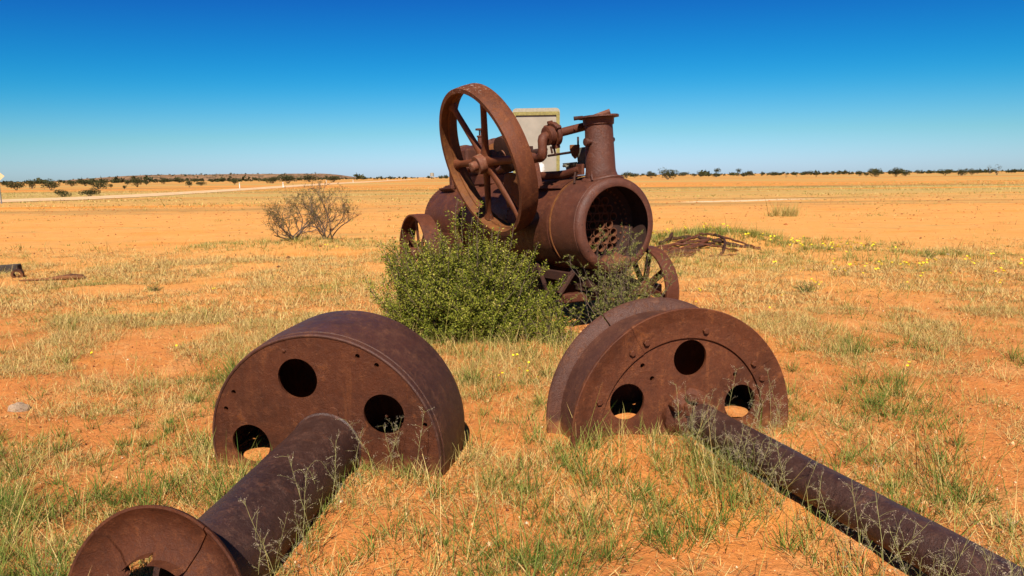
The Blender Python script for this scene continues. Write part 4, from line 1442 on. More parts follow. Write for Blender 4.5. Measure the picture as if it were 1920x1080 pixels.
# ---- two bare shrubs out on the sand
def bare_shrub(name, loc, seed, wid, hgt, nstem, lab, skew=0.0):
    r = random.Random(seed)
    e = empty(name, (loc[0], loc[1], float(gz(*loc)) - 0.02))
    tag(e, lab, 'shrub', 'bare shrubs on the sand')
    tw = Twigs(r)
    def grow_(p, d, L_, rad, depth):
        pts = [p.copy()]
        n = 5
        for k in range(n):
            d = (d + rdir(r) * 0.24 + Vector((0, 0, 0.06 if depth < 3 else 0.0))).normalized()
            p = p + d * L_ / n
            pts.append(p.copy())
        tw.twig(pts, rad, rad * 0.62, 5 if depth < 2 else 4)
        if depth >= 2:
            for k in range(1, n + 1):
                for _ in range(2 if depth == 2 else 3):
                    if r.random() < 0.36:
                        q = pts[k] + rdir(r) * 0.02
                        tw.leaf(q, d + rdir(r), r.uniform(0.03, 0.05), r.uniform(0.009, 0.014), r.random())
        if depth < 4:
            for _ in range(r.choice((2, 3, 3)) if depth < 3 else 2):
                k = r.randint(2, n)
                nd = (d + rdir(r) * 0.75 + Vector((0, 0, 0.12))).normalized()
                grow_(pts[k], nd, L_ * r.uniform(0.62, 0.85), rad * 0.58, depth + 1)
    for i in range(nstem):
        a = 2 * math.pi * i / nstem + r.uniform(-0.4, 0.4)
        s_ = r.uniform(0.35, 1.1)
        d = Vector((math.cos(a) * wid * s_ + skew, math.sin(a) * wid * s_ * 0.8, hgt)).normalized()
        grow_(Vector((r.gauss(0, 0.06), r.gauss(0, 0.05), 0)), d, hgt * r.uniform(0.40, 0.56), 0.017, 0)
    tw.build(e, 'branches', 'foliage', 'bark', 'dryleaf')
bare_shrub('bare_shrub', (-5.0, 15.7), 3, 2.1, 0.98, 9, 'wider left one of two bare twiggy shrubs on the sand', -0.3)
bare_shrub('bare_shrub', (-4.33, 15.9), 9, 0.95, 1.22, 8, 'taller right one of two bare twiggy shrubs on the sand', 0.15)

# ---- far bushes and trees (prototype meshes, each bush an object of its own)
def scrub_proto(seed, kind):
    r = random.Random(seed)
    tw = Twigs(r)
    clumps = []
    if kind == 'tree':
        tw.twig([Vector((0, 0, -0.1)), Vector((0.02, 0, 0.3)), Vector((0.0, 0.01, 0.55))], 0.035, 0.022, 5)
        for _ in range(10):
            clumps.append((Vector((r.gauss(0, 0.22), r.gauss(0, 0.22), 0.68 + r.uniform(-0.14, 0.2))), r.uniform(0.12, 0.22)))
    else:
        for i in range(6):
            a = i * 1.05 + r.uniform(-0.3, 0.3)
            e_ = Vector((0.34 * math.cos(a) * r.uniform(0.4, 1), 0.34 * math.sin(a), r.uniform(0.28, 0.62)))
            tw.twig([Vector((0, 0, -0.05)), e_ * 0.5 + rdir(r) * 0.05, e_], 0.022, 0.01, 4)
            for _ in range(3):
                clumps.append((e_ + rdir(r) * 0.18, r.uniform(0.14, 0.26)))
        if kind == 'bare':
            clumps = clumps[::3]
    for c, R in clumps:
        bt = r.uniform(-0.15, 0.2)
        for _ in range(70 if kind != 'bare' else 24):
            d = rdir(r)
            q = c + Vector((d.x * R * 1.1, d.y * R * 1.1, d.z * R * 0.8)) * r.uniform(0.55, 1.05)
            if q.z < 0.02:
                continue
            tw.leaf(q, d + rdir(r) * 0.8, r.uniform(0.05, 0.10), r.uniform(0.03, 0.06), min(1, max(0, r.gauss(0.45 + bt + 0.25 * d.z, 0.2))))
    ho = empty('scrub_prototype')
    tw.build(ho, 'trunk', 'crown', 'bark', 'scrub')
    ch = list(ho.children)
    ms = [(c.name.split('.')[0], c.data) for c in ch]
    for c in ch:
        bpy.data.objects.remove(c)
    bpy.data.objects.remove(ho)
    return ms
protos = {'bush': [scrub_proto(1, 'bush'), scrub_proto(2, 'bush'), scrub_proto(3, 'bush'), scrub_proto(6, 'bush')], 'tree': [scrub_proto(4, 'tree'), scrub_proto(12, 'tree')], 'bare': [scrub_proto(5, 'bare')]}
def put_scrub(x, y, w, h_, kind, lab, cat, group, i):
    name = {'bush': 'scrub_bush', 'tree': 'desert_tree', 'bare': 'bare_bush'}[kind]
    e = empty(name, (x, y, float(gz(x, y)) - 0.03))
    e.scale = (w, w, h_ * (1.5 if kind != 'tree' else 1.1))
    e.rotation_euler = (0, 0, i * 2.4)
    tag(e, lab, cat, group)
    ps = protos[kind]
    for nm, me in ps[i % len(ps)]:
        o = bpy.data.objects.new(nm, me)
        COL.objects.link(o)
        o.parent = e
FARS = [  # x, y, width, height, kind
    (-87.6, 122.4, 2.39, 1.46, 'bush', 'L'),
    (-103.9, 150.0, 1.29, 1.93, 'bush', 'L'),
    (-77.8, 116.9, 2.28, 1.50, 'bush', 'L'),
    (-128.4, 202.0, 2.68, 1.30, 'bush', 'L'),
    (-131.2, 213.0, 4.16, 1.76, 'bush', 'L'),
    (-76.5, 128.3, 2.51, 1.53, 'bush', 'L'),
    (-129.4, 233.3, 1.64, 1.29, 'bush', 'L'),
    (-84.2, 155.7, 1.82, 1.72, 'bush', 'L'),
    (-117.3, 222.5, 1.56, 1.23, 'bush', 'L'),
    (-137.1, 273.1, 1.49, 2.26, 'bush', 'L'),
    (-66.6, 143.1, 1.12, 1.31, 'bush', 'L'),
    (-80.2, 178.9, 2.38, 0.82, 'bush', 'L'),
    (-67.2, 120.1, 0.56, 0.66, 'bush', 'L'),
    (-170.5, 355.5, 3.33, 2.61, 'bush', 'L'),
    (-162.1, 222.1, 2.43, 1.43, 'bush', 'L'),
    (-87.1, 150.4, 0.82, 0.69, 'bush', 'L'),
    (-81.0, 202.6, 2.22, 1.49, 'bush', 'L'),
    (-79.4, 230.7, 3.24, 2.12, 'bush', 'L'),
    (-71.7, 222.4, 5.21, 2.45, 'bush', 'L'),
    (-91.0, 312.2, 6.34, 2.58, 'bush', 'L'),
    (-74.1, 288.8, 4.06, 2.39, 'bush', 'L'),
    (-44.0, 67.6, 1.16, 0.68, 'bush', 'G'),
    (-41.9, 68.6, 1.61, 0.63, 'bush', 'G'),
    (47.4, 208.7, 4.73, 2.49, 'bush', 'R'),
    (60.8, 299.3, 3.51, 2.75, 'bush', 'R'),
    (150.6, 601.8, 9.40, 3.32, 'bush', 'R'),
    (117.9, 396.7, 4.74, 4.34, 'tree', 'R'),
    (98.2, 330.2, 3.61, 1.52, 'bush', 'R'),
    (131.4, 398.6, 3.30, 4.05, 'tree', 'R'),
    (119.6, 356.0, 1.95, 1.64, 'bush', 'R'),
    (163.1, 472.6, 4.43, 2.61, 'bush', 'R'),
    (105.4, 383.5, 3.60, 2.47, 'bush', 'R'),
    (104.6, 394.9, 2.47, 1.81, 'bush', 'R'),
    (159.8, 418.9, 4.25, 2.31, 'bush', 'R'),
    (181.6, 498.4, 2.73, 2.29, 'bush', 'R'),
    (216.2, 503.0, 6.68, 2.31, 'bush', 'R'),
    (92.8, 233.0, 1.09, 1.37, 'bare', 'R'),
    (113.5, 274.4, 1.29, 1.34, 'bare', 'R'),
    (107.6, 243.5, 1.14, 1.19, 'bare', 'R'),
    (141.7, 281.1, 2.42, 1.68, 'bush', 'R'),
    (132.3, 257.3, 1.61, 1.42, 'bush', 'R'),
    (124.4, 235.6, 3.31, 2.60, 'bush', 'R'),
    (124.9, 224.1, 3.68, 2.27, 'bush', 'R'),
    (140.8, 246.4, 2.31, 1.13, 'bush', 'R'),
    (158.0, 251.4, 4.13, 2.08, 'bush', 'R'),
    (157.0, 240.6, 2.82, 2.21, 'bush', 'R'),
    (177.5, 266.2, 2.91, 1.96, 'bush', 'R'),
    (265.1, 392.9, 2.76, 1.81, 'bush', 'R'),
    (258.3, 372.7, 3.49, 3.28, 'bare', 'R'),
    (174.6, 248.2, 2.72, 2.67, 'bare', 'R'),
    (300.5, 414.7, 3.24, 1.91, 'bush', 'R'),
    (54.5, 325.1, 3.81, 2.39, 'bush', 'R'),
    (67.5, 376.7, 4.12, 2.08, 'bush', 'R'),
    (187.6, 414.1, 2.59, 1.52, 'bush', 'R'),
    (226.4, 467.8, 2.56, 2.58, 'bush', 'R'),
    (273.1, 464.3, 2.90, 2.13, 'bush', 'R'),
]
ORD = 'first second third fourth fifth sixth seventh eighth ninth tenth eleventh twelfth thirteenth fourteenth fifteenth sixteenth seventeenth eighteenth nineteenth twentieth twenty-first twenty-second twenty-third twenty-fourth twenty-fifth twenty-sixth twenty-seventh twenty-eighth'.split()
def order(i):
    k, sd_ = FARS[i][4], FARS[i][5]
    row = sorted((f_[0] / f_[1], j) for j, f_ in enumerate(FARS) if f_[4] == k and f_[5] == sd_)
    return ORD[[j for _, j in row].index(i)]
for i, (x, y, w, h_, kind, side) in enumerate(FARS):
    o_ = order(i)
    if kind == 'tree':
        lab, cat = o_ + ' from left of the two round-crowned trees on the horizon right of the engine', 'tree'
    elif kind == 'bare':
        lab, cat = o_ + ' pale leafless bush counting rightwards from the engine on the far plain', 'bush'
    else:
        lab = {'L': o_ + ' dark scrub bush from the left photo edge, far beyond the gravel road', 'R': o_ + ' dark scrub bush counting rightwards from the engine on the far plain', 'G': o_ + ' from left of the two low bushes just beyond the gravel road'}[side]
        cat = 'bush'
    put_scrub(x, y, w, h_, kind, lab, cat, {'tree': 'horizon trees right of the engine', 'bare': 'leafless bushes at right'}.get(kind, 'scrub bushes ' + side), i)

# ---- distant belt of scrub along the horizon: one mass
def blobs(name, n, xr, yr, size, seed, lab, zf=None):
    g_ = np.random.default_rng(seed)
    yb = np.exp(g_.uniform(math.log(yr[0]), math.log(yr[1]), n))
    xb = g_.uniform(xr[0], xr[1], n) * yb
    keep = fbm(xb * 0.006, yb * 0.004, 31, 3) > 0.46
    xb, yb = xb[keep], yb[keep]
    n = len(xb)
    zb = gz(xb, yb) if zf is None else zf(xb, yb)
    sz_ = g_.lognormal(0, 0.4, n) * size
    k = 26
    d = g_.normal(size=(n, k, 3))
    d /= np.linalg.norm(d, axis=2, keepdims=True)
    c = d * g_.uniform(0.5, 1.0, (n, k, 1)) * np.stack([sz_ * 0.75, sz_ * 0.75, sz_ * 0.5], 1)[:, None, :]
    c[:, :, 2] += sz_[:, None] * 0.45
    c += np.stack([xb, yb, zb], 1)[:, None, :]
    a = g_.normal(size=(n, k, 3)) * sz_[:, None, None] * 0.22
    b = g_.normal(size=(n, k, 3)) * sz_[:, None, None] * 0.22
    V_ = np.stack([c - a, c + b, c + a - 0.5 * b], 2).reshape(-1, 3)
    T_ = np.arange(len(V_)).reshape(-1, 3)
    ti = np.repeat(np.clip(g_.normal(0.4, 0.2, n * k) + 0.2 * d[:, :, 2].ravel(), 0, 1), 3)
    o = np_mesh(name, V_, T_, 'scrub', ti, smooth=False)
    tag(o, lab, 'scrub', kind='stuff')
blobs('horizon_scrub', 2600, (-0.95, 0.95), (420, 2600), 1.7, 3, 'dark belt of distant scrub along the whole horizon')
def hz(x, y):
    e_ = np.clip((x + 1050) / 260, 0, 1) * np.clip((-330 - x) / 130, 0, 1)
    e_ = e_ * e_ * (3 - 2 * e_)
    return -1.5 + np.sin(np.pi * np.clip((y - 1300) / 600, 0, 1)) ** 0.7 * e_ * (13.5 + 7 * (fbm(x * 0.012, y * 0.012, 21, 4) - 0.45))
blobs('hill_scrub', 300, (-0.65, -0.2), (1330, 1640), 1.4, 8, 'dark scrub scattered over the low rocky rise', hz)

# ---- grass
def blades(P, head, lean, L_, W, curve, tint, levels=(0, 0.45, 0.8)):
    """arrays -> vertices/tris of curved tapered blades"""
    n = len(P)
    nl = len(levels)
    dirh = np.stack([np.cos(head), np.sin(head), np.zeros(n)], 1)
    side = np.stack([-np.sin(head), np.cos(head), np.zeros(n)], 1)
    tw_ = rng.uniform(-0.9, 0.9, n)
    side = side * np.cos(tw_)[:, None] + dirh * np.sin(tw_)[:, None]
    V_ = np.zeros((n, 2 * nl + 1, 3))
    for i, t_ in enumerate(list(levels) + [1.0]):
        ang = lean + curve * t_
        hh = L_ * t_
        pos = P + dirh * (np.sin(lean + curve * t_ * 0.6) * hh)[:, None]
        pos[:, 2] += np.cos(np.minimum(lean + curve * t_ * 0.6, 1.55)) * hh
        if i < nl:
            w = (W * (1 - t_ * 0.75))[:, None] * side * 0.5
            V_[:, 2 * i] = pos - w
            V_[:, 2 * i + 1] = pos + w
        else:
            V_[:, 2 * nl] = pos
    fs_ = []
    for i in range(nl - 1):
        a = 2 * i
        fs_ += [(a, a + 1, a + 3), (a, a + 3, a + 2)]
    fs_.append((2 * nl - 2, 2 * nl - 1, 2 * nl))
    m = 2 * nl + 1
    T_ = (np.arange(n)[:, None, None] * m + np.array(fs_)[None]).reshape(-1, 3)
    return V_.reshape(-1, 3), T_, np.repeat(tint, m)
class Grass:
    def __init__(s):
        s.V, s.T, s.t, s.n = [], [], [], 0
    def add(s, *a, **k):
        V_, T_, t_ = blades(*a, **k)
        s.V.append(V_); s.T.append(T_ + s.n); s.t.append(t_)
        s.n += len(V_)
    def build(s, name, lab):
        o = np_mesh(name, np.concatenate(s.V), np.concatenate(s.T), 'grass', np.concatenate(s.t), smooth=True)
        return tag(o, lab, 'grass', kind='stuff')
LMi, RMi = np.array(LM.inverted()), np.array(RM.inverted())
EMi = np.array(em.inverted())
def blocked(x, y):
    """inside a drum, pipe or the engine"""
    h_ = np.stack([x, y, np.zeros_like(x), np.ones_like(x)], 0)
    a = LMi @ h_
    b = (a[0] > -0.50) & (a[0] < 0.035) & (np.abs(a[1]) < 0.64)
    b |= (a[0] > -0.1) & (a[0] < 1.3) & (np.abs(a[1] - 0.05) < 0.15)
    a = RMi @ h_
    b |= (a[0] > -0.42) & (a[0] < 0.035) & (np.abs(a[1]) < 0.70)
    b |= (a[0] > -0.1) & (a[0] < 2.4) & (np.abs(a[1] - 0.075 - a[0] * 0.061) < 0.07)
    a = EMi @ h_
    b |= (a[0] > -3.6) & (a[0] < 0.1) & (np.abs(a[1]) < 0.35)
    b |= np.hypot(x + 0.4, (y - 6.33)) < 0.32
    return b
def scatter(n, xr, yr, dens):
    x, y = rng.uniform(*xr, n), rng.uniform(*yr, n)
    k = (rng.random(n) < dens(x, y)) & ~blocked(x, y) & (np.abs(x) < 0.86 * y + 1.2)
    return x[k], y[k]
G = Grass()
def tufts(x, y, nb, Lr, W, tmean, tsd, spread=0.05, lean=(0.1, 0.75), curve=(0.1, 0.9), levels=(0, 0.45, 0.8), lsd=0.35):
    n = len(x)
    cnt = rng.poisson(nb, n) + 2
    i = np.repeat(np.arange(n), cnt)
    N_ = len(i)
    sc = rng.lognormal(0, lsd, n)[i]
    rad = rng.exponential(spread, N_) * sc
    th = rng.uniform(0, 2 * math.pi, N_)
    X, Y = x[i] + rad * np.cos(th), y[i] + rad * np.sin(th)
    P = np.stack([X, Y, gz(X, Y) - 0.004], 1)
    head = th + rng.normal(0, 0.6, N_)
    ln = rng.uniform(*lean, N_)
    L_ = rng.uniform(*Lr, N_) * sc
    tint = np.clip((tmean if np.isscalar(tmean) else tmean[i]) + rng.normal(0, tsd, N_), 0, 1)
    G.add(P, head, ln, L_, W * rng.uniform(0.6, 1.3, N_), rng.uniform(*curve, N_), tint, levels)
def litter(x, y, Lr, W, tmean, tsd):
    N_ = len(x)
    P = np.stack([x, y, gz(x, y) + rng.uniform(0.0, 0.018, N_)], 1)
    G.add(P, rng.uniform(0, 2 * math.pi, N_), rng.uniform(1.15, 1.52, N_), rng.uniform(*Lr, N_), W * rng.uniform(0.6, 1.3, N_), rng.uniform(-0.2, 0.05, N_), np.clip(rng.normal(tmean, tsd, N_), 0, 1), levels=(0, 0.6))
def sm(a, lo, hi):
    t_ = np.clip((a - lo) / (hi - lo), 0, 1)
    return t_ * t_ * (3 - 2 * t_)
# foreground green mask: patches seen in the photograph, in metres
patches = [(-1.9, 2.7, 0.75, 0.55, 1.0), (-1.55, 4.3, 0.5, 0.7, 0.75), (-2.9, 3.6, 0.9, 0.6, 0.35), (0.25, 3.15, 0.42, 0.42, 0.95), (0.05, 2.45, 0.35, 0.25, 0.9), (0.62, 2.95, 0.4, 0.4, 0.9),
           (-0.42, 2.75, 0.25, 0.3, 0.55), (0.95, 2.62, 0.35, 0.3, 0.7), (2.3, 4.1, 0.3, 0.25, 0.8), (1.75, 4.15, 0.25, 0.15, 0.55), (3.0, 5.7, 0.45, 0.3, 0.75), (2.6, 4.5, 0.3, 0.2, 0.55), (1.9, 2.9, 0.45, 0.35, 0.55), (0.0, 4.6, 0.35, 0.5, 0.35), (2.0, 3.4, 0.3, 0.2, 0.5), (-2.0, 5.2, 0.5, 0.3, 0.5), (-0.55, 5.6, 0.3, 0.25, 0.4), (3.9, 5.0, 0.35, 0.3, 0.6)]
def green(x, y):
    v = np.zeros_like(x)
    for cx, cy, a, b, s_ in patches:
        v = np.maximum(v, s_ * gauss(x, y, cx, cy, a, b))
    return np.clip(1.15 * v, 0, 1) * sm(fbm(x * 3.3, y * 3.3, 40, 4), 0.36, 0.54)
def dry(x, y):
    v = sm(fbm(x * 0.9 + 3, y * 1.1, 50, 5), 0.33, 0.54)
    far_ = sm(y, 5.0, 7.5) * (1 - sm(y + 1.6 * (fbm(x * 0.4, y * 0.4, 52, 2) - 0.5) - 0.10 * np.maximum(0, -x) , 11.0, 14.0))
    v = v * (0.42 + 0.9 * far_)
    v *= 1 - 0.72 * gauss(x, y, 1.9, 6.9, 0.9, 1.1) - 0.5 * gauss(x, y, 3.2, 4.3, 1.6, 0.8)
    v *= 1 - 0.8 * sm(y, 13.0, 15.5)
    return np.clip(v, 0, 1)
# near: green tufts, fine; a few large, many small
x, y = scatter(17000, (-4.6, 4.6), (1.9, 7.2), lambda x, y: green(x, y) * 0.8)
tufts(x, y, 15, (0.035, 0.13), 0.0036, 0.80, 0.15, 0.028, levels=(0, 0.55), lsd=0.5)
x, y = scatter(900, (-4.6, 4.6), (1.9, 7.2), lambda x, y: 0.05 + 0.7 * green(x, y))
tufts(x, y, 50, (0.06, 0.20), 0.0036, 0.76, 0.18, 0.035, (0.05, 0.9), lsd=0.3)
# near: sprigs scattered over the sand
def clump(x, y, s_, f1, lo, hi):
    return sm(fbm(x * f1, y * f1, s_, 4), lo, hi)
x, y = scatter(9000, (-5, 5), (1.9, 7.5), lambda x, y: 0.05 + 0.75 * clump(x, y, 60, 2.3, 0.50, 0.60))
tufts(x, y, 7, (0.02, 0.08), 0.003, 0.5 + 0.35 * (rng.random(len(x)) - 0.5), 0.2, 0.03, levels=(0, 0.55), lsd=0.5)
# near: dry fine grass in matted clumps
def mat_dry(x, y):
    return np.clip(clump(x, y, 50, 1.5, 0.41, 0.56) * (0.7 + 0.5 * sm(y, 4.0, 7.0)) * (1 - 0.6 * gauss(x, y, 0.0, 2.5, 1.6, 0.5)) * (1 - 0.6 * gauss(x, y, 2.4, 4.6, 1.5, 1.5)), 0, 1)
x, y = scatter(40000, (-6, 6), (1.9, 7.5), mat_dry)
tufts(x, y, 10, (0.02, 0.09), 0.0028, 0.16 + 0.24 * rng.random(len(x)), 0.17, 0.035, (0.15, 1.2), (0.0, 0.8), levels=(0, 0.55), lsd=0.5)
x, y = scatter(150000, (-5.5, 5.5), (1.9, 7.5), lambda x, y: 0.10 + 0.8 * np.maximum(mat_dry(x, y), 0.7 * green(x, y)))
litter(x, y, (0.02, 0.09), 0.0028, 0.14, 0.15)
x, y = scatter(80000, (-7.5, 7.5), (1.9, 10.0), lambda x, y: 0.15 + 0.7 * clump(x, y, 64, 2.6, 0.48, 0.6))
litter(x, y, (0.012, 0.05), 0.0032, 0.0, 0.03)
# long bent straw stems
x, y = scatter(700, (-4, 4), (2.0, 6.5), lambda x, y: 0.1 + np.maximum(mat_dry(x, y), green(x, y)))
tufts(x, y, 1.5, (0.14, 0.36), 0.0028, 0.2 + 0.5 * rng.random(len(x)), 0.1, 0.04, (0.2, 1.2), (0.1, 0.6))
# middle distance: straw
x, y = scatter(78000, (-14, 14), (7.0, 15.5), dry)
tufts(x, y, 7, (0.02, 0.075), 0.0055, np.clip(0.18 + 0.34 * sm(fbm(x * 1.3, y * 1.3, 70, 3), 0.55, 0.75), 0, 1), 0.17, 0.05, (0.25, 1.25), (0.0, 0.7), levels=(0, 0.55), lsd=0.55)
x, y = scatter(100000, (-14, 14), (7.0, 14.8), lambda x, y: 0.2 + 0.7 * dry(x, y))
litter(x, y, (0.03, 0.10), 0.005, 0.11, 0.13)
x, y = scatter(1700, (-13, 13), (6.8, 15.0), lambda x, y: 0.12 + 0.45 * sm(fbm(x * 0.7, y * 0.7, 75, 3), 0.5, 0.66))
tufts(x, y, 14, (0.03, 0.10), 0.006, 0.78, 0.15, 0.06, (0.1, 1.0), levels=(0, 0.55), lsd=0.5)
# green growth on the mound with the rods
x, y = scatter(420, (2.3, 5.6), (12.6, 15.2), lambda x, y: 1.0 * gauss(x, y, 3.9, 14.4, 1.2, 0.5))
tufts(x, y, 18, (0.10, 0.28), 0.0085, 0.5 + 0.3 * rng.random(len(x)), 0.16, 0.09, levels=(0, 0.55))
x, y = scatter(2600, (1.8, 8.4), (11.2, 15.6), lambda x, y: 1.15 * np.exp(-((y - (15.0 - 0.75 * np.maximum(0, x - 4.3))) / 0.5) ** 2) * sm(x, 2.0, 2.8) * (1 - 0.85 * sm(x, 5.2, 6.6)) + 0.10)
tufts(x, y, 12, (0.06, 0.17), 0.0075, 0.62, 0.16, 0.07, levels=(0, 0.55))
# foot of the bush and of the bare shrubs
x, y = scatter(700, (-1.4, 1.2), (5.3, 6.3), lambda x, y: 0.8 * np.exp(-((y - 5.75) / 0.3) ** 2))
tufts(x, y, 9, (0.06, 0.22), 0.0036, 0.3 + 0.3 * rng.random(len(x)), 0.18, 0.04)
x, y = scatter(900, (-7.2, -2.2), (14.2, 16.4), lambda x, y: np.exp(-((y - 15.3) / 0.7) ** 2) * 0.8)
tufts(x, y, 10, (0.04, 0.12), 0.008, 0.45, 0.2, 0.07, levels=(0, 0.55))
# single weeds on the track and far tussocks
x, y = scatter(5200, (-45, 45), (14.5, 48), lambda x, y: 0.03 + 0.75 * sm(fbm(x * 0.16, y * 0.42, 80, 4), 0.52, 0.68))
tufts(x, y, 6, (0.05, 0.13), 0.014, 0.35 + 0.4 * rng.random(len(x)), 0.15, 0.10, levels=(0, 0.6))
x, y = scatter(17000, (-85, 85), (38, 110), lambda x, y: 0.04 + 0.9 * sm(fbm(x * 0.035, y * 0.25, 85, 4), 0.46, 0.62))
tufts(x, y, 4, (0.05, 0.13), 0.05, 0.2 + 0.35 * rng.random(len(x)), 0.12, 0.35, levels=(0, 0.6))
# growth hugging the drums, pipe and shaft
def along(mat_, a0, a1, b0, b1, n):
    a, b = rng.uniform(a0, a1, n), rng.uniform(b0, b1, n)
    m_ = np.array(mat_)
    w_ = m_[:3, :3] @ np.stack([a, b, np.zeros(n)]) + m_[:3, 3:4]
    return w_[0], w_[1]
for mat_, a0, a1, b0, b1, n in ((LM, 0.0, 0.10, -0.6, 0.62, 90), (LM, -0.5, 0.0, 0.6, 0.72, 30), (LM, 0.1, 1.2, 0.19, 0.32, 60), (LM, 0.2, 1.2, -0.34, -0.2, 60), (RM, 0.0, 0.10, -0.68, 0.68, 110), (RM, -0.4, 0.0, -0.78, -0.67, 24), (RM, 0.2, 2.0, -0.14, 0.02, 130), (RM, 0.1, 0.6, -0.35, 0.0, 90)):
    x, y = along(mat_, a0, a1, b0, b1, n)
    k = ~blocked(x, y) & (rng.random(len(x)) < 0.85)
    x, y = x[k], y[k]
    tufts(x, y, 7, (0.03, 0.14), 0.0032, 0.35 + 0.45 * rng.random(len(x)), 0.2, 0.025)
# the tussock right of the engine
x, y = np.full(16, 9.6) + rng.normal(0, 0.35, 16), np.full(16, 24.0) + rng.normal(0, 0.2, 16)
tufts(x, y, 26, (0.25, 0.52), 0.014, 0.4, 0.12, 0.08, (0.05, 0.5), levels=(0, 0.55))
G.build('grass', 'patchy dry straw and green grass covering the red sand')

# small grey-green weeds standing singly
def weed(x, y, s_, seed, lab):
    r = random.Random(seed)
    e = empty('weed', (x, y, float(gz(x, y))))
    tag(e, lab, 'weed')
    tw = Twigs(r)
    for i in range(26):
        d = (rdir(r) + Vector((0, 0, 0.7))).normalized()
        d.z = abs(d.z)
        b = d * s_ * r.uniform(0.4, 1.0)
        tw.twig([Vector((0, 0, 0)), b * 0.5 + rdir(r) * 0.01, b], 0.003, 0.001, 3)
        for j in range(22):
            tw.leaf(b * r.uniform(0.15, 1.05) + rdir(r) * 0.012, d + rdir(r) * 0.8, s_ * r.uniform(0.08, 0.15), s_ * r.uniform(0.03, 0.05), r.random())
    tw.build(e, 'stems', 'foliage', 'bark', 'greybush')
weed(3.78, 8.65, 0.20, 1, 'bushy grey-green weed on straw grass right of engine')
weed(-4.9, 9.2, 0.16, 2, 'small grey-green weed on the straw at left')
weed(7.35, 11.9, 0.20, 3, 'flat green weed on bare sand at far right')
weed(-1.35, 7.5, 0.16, 4, 'grey weed left of the big bush')

# grit and pebbles
gn = 22000
xg, yg = rng.uniform(-5, 5, gn), 1.9 + 7 * rng.random(gn) ** 1.4
k = np.abs(xg) < 0.86 * yg + 0.6
xg, yg = xg[k], yg[k]
gn = len(xg)
octv = np.array([(1, 0, 0), (-1, 0, 0), (0, 1, 0), (0, -1, 0), (0, 0, 1), (0, 0, -1)], float)
octf = np.array([(0, 2, 4), (2, 1, 4), (1, 3, 4), (3, 0, 4), (2, 0, 5), (1, 2, 5), (3, 1, 5), (0, 3, 5)])
sg = rng.lognormal(-5.6, 0.5, gn)
V_ = (octv[None] * rng.uniform(0.6, 1.3, (gn, 6, 3))) * sg[:, None, None] + np.stack([xg, yg, gz(xg, yg) + sg * 0.25], 1)[:, None, :]
T_ = (np.arange(gn)[:, None, None] * 6 + octf[None]).reshape(-1, 3)
M['grit'] = leaf_mat('grit', [(0.0, (0.10, 0.04, 0.022)), (0.25, (0.42, 0.13, 0.04)), (0.75, (0.72, 0.29, 0.085)), (0.95, (0.78, 0.46, 0.22)), (1.0, (0.80, 0.62, 0.44))], 0.0, 0.9)
o = np_mesh('grit', V_.reshape(-1, 3), T_, 'grit', np.repeat(rng.random(gn) ** 1.25, 6), smooth=False)
tag(o, 'loose red and pale grit strewn over the sand', 'grit', kind='stuff')

cn = 9000
xg, yg = rng.uniform(-34, 34, cn), 11 + 34 * rng.random(cn) ** 1.5
k = np.abs(xg) < 0.86 * yg + 1
xg, yg = xg[k], yg[k]
cn = len(xg)
sg = rng.lognormal(-4.55, 0.5, cn) * (0.6 + yg / 40)
V_ = (octv[None] * rng.uniform(0.6, 1.3, (cn, 6, 3))) * (sg[:, None, None] * np.array([1.3, 1.3, 0.7])) + np.stack([xg, yg, gz(xg, yg) + sg * 0.2], 1)[:, None, :]
T_ = (np.arange(cn)[:, None, None] * 6 + octf[None]).reshape(-1, 3)
o = np_mesh('clods', V_.reshape(-1, 3), T_, 'grit', np.repeat(rng.uniform(0, 0.5, cn), 6), smooth=False)
tag(o, 'small dark clods strewn over the bare sand track', 'clods', kind='stuff')

# seeding grass stalks with airy panicles
def panicle(seed, H_):
    r = random.Random(seed)
    tw = Twigs(r)
    lean = Vector((r.uniform(-0.25, 0.25), r.uniform(-0.15, 0.15), 1)).normalized()
    pts, p, d = [], Vector((0, 0, -0.01)), lean.copy()
    for k in range(9):
        pts.append(p.copy())
        d = (d + Vector((r.gauss(0, 0.05), r.gauss(0, 0.05), -0.01 * k))).normalized()
        p = p + d * H_ / 8
    lv = []
    V0, T0 = [], []
    tw.twig(pts, 0.0012, 0.0006, 3)
    for k in range(4, 9):
        for _ in range(3 if k < 8 else 2):
            sd_ = (rdir(r) + Vector((0, 0, 0.75))).normalized()
            L_ = r.uniform(0.35, 1.0) * 0.085 * (1.25 - 0.07 * k)
            a, b = pts[k] - (pts[k] - pts[k - 1]) * r.random(), None
            b = a + sd_ * L_
            tw.twig([a, (a + b) / 2 + Vector((0, 0, 0.004)), b], 0.0005, 0.0003, 3)
            for j in range(7):
                q = a + (b - a) * r.uniform(0.25, 1.0)
                e2 = q + (sd_ + rdir(r) * 0.8).normalized() * r.uniform(0.005, 0.018)
                tw.leaf(q, e2 - q, (e2 - q).length, 0.0005, 0.3)
                tw.leaf(e2, sd_ + rdir(r) * 0.5, r.uniform(0.004, 0.0065), r.uniform(0.0012, 0.002), r.uniform(0, 0.7))
    # two or three leaf blades at the foot
    for _ in range(3):
        a = pts[r.randint(0, 2)]
        d2 = (rdir(r) + Vector((0, 0, 0.8))).normalized()
        tw.leaf(a, d2, r.uniform(0.07, 0.13), 0.0035, 1.0)
    ho = empty('proto')
    tw.build(ho, 'stalk', 'seed_head', 'stalk', 'seed')
    ms = [(c.name.split('.')[0], c.data) for c in ho.children]
    for c in list(ho.children):
        bpy.data.objects.remove(c)
    bpy.data.objects.remove(ho)
    return ms
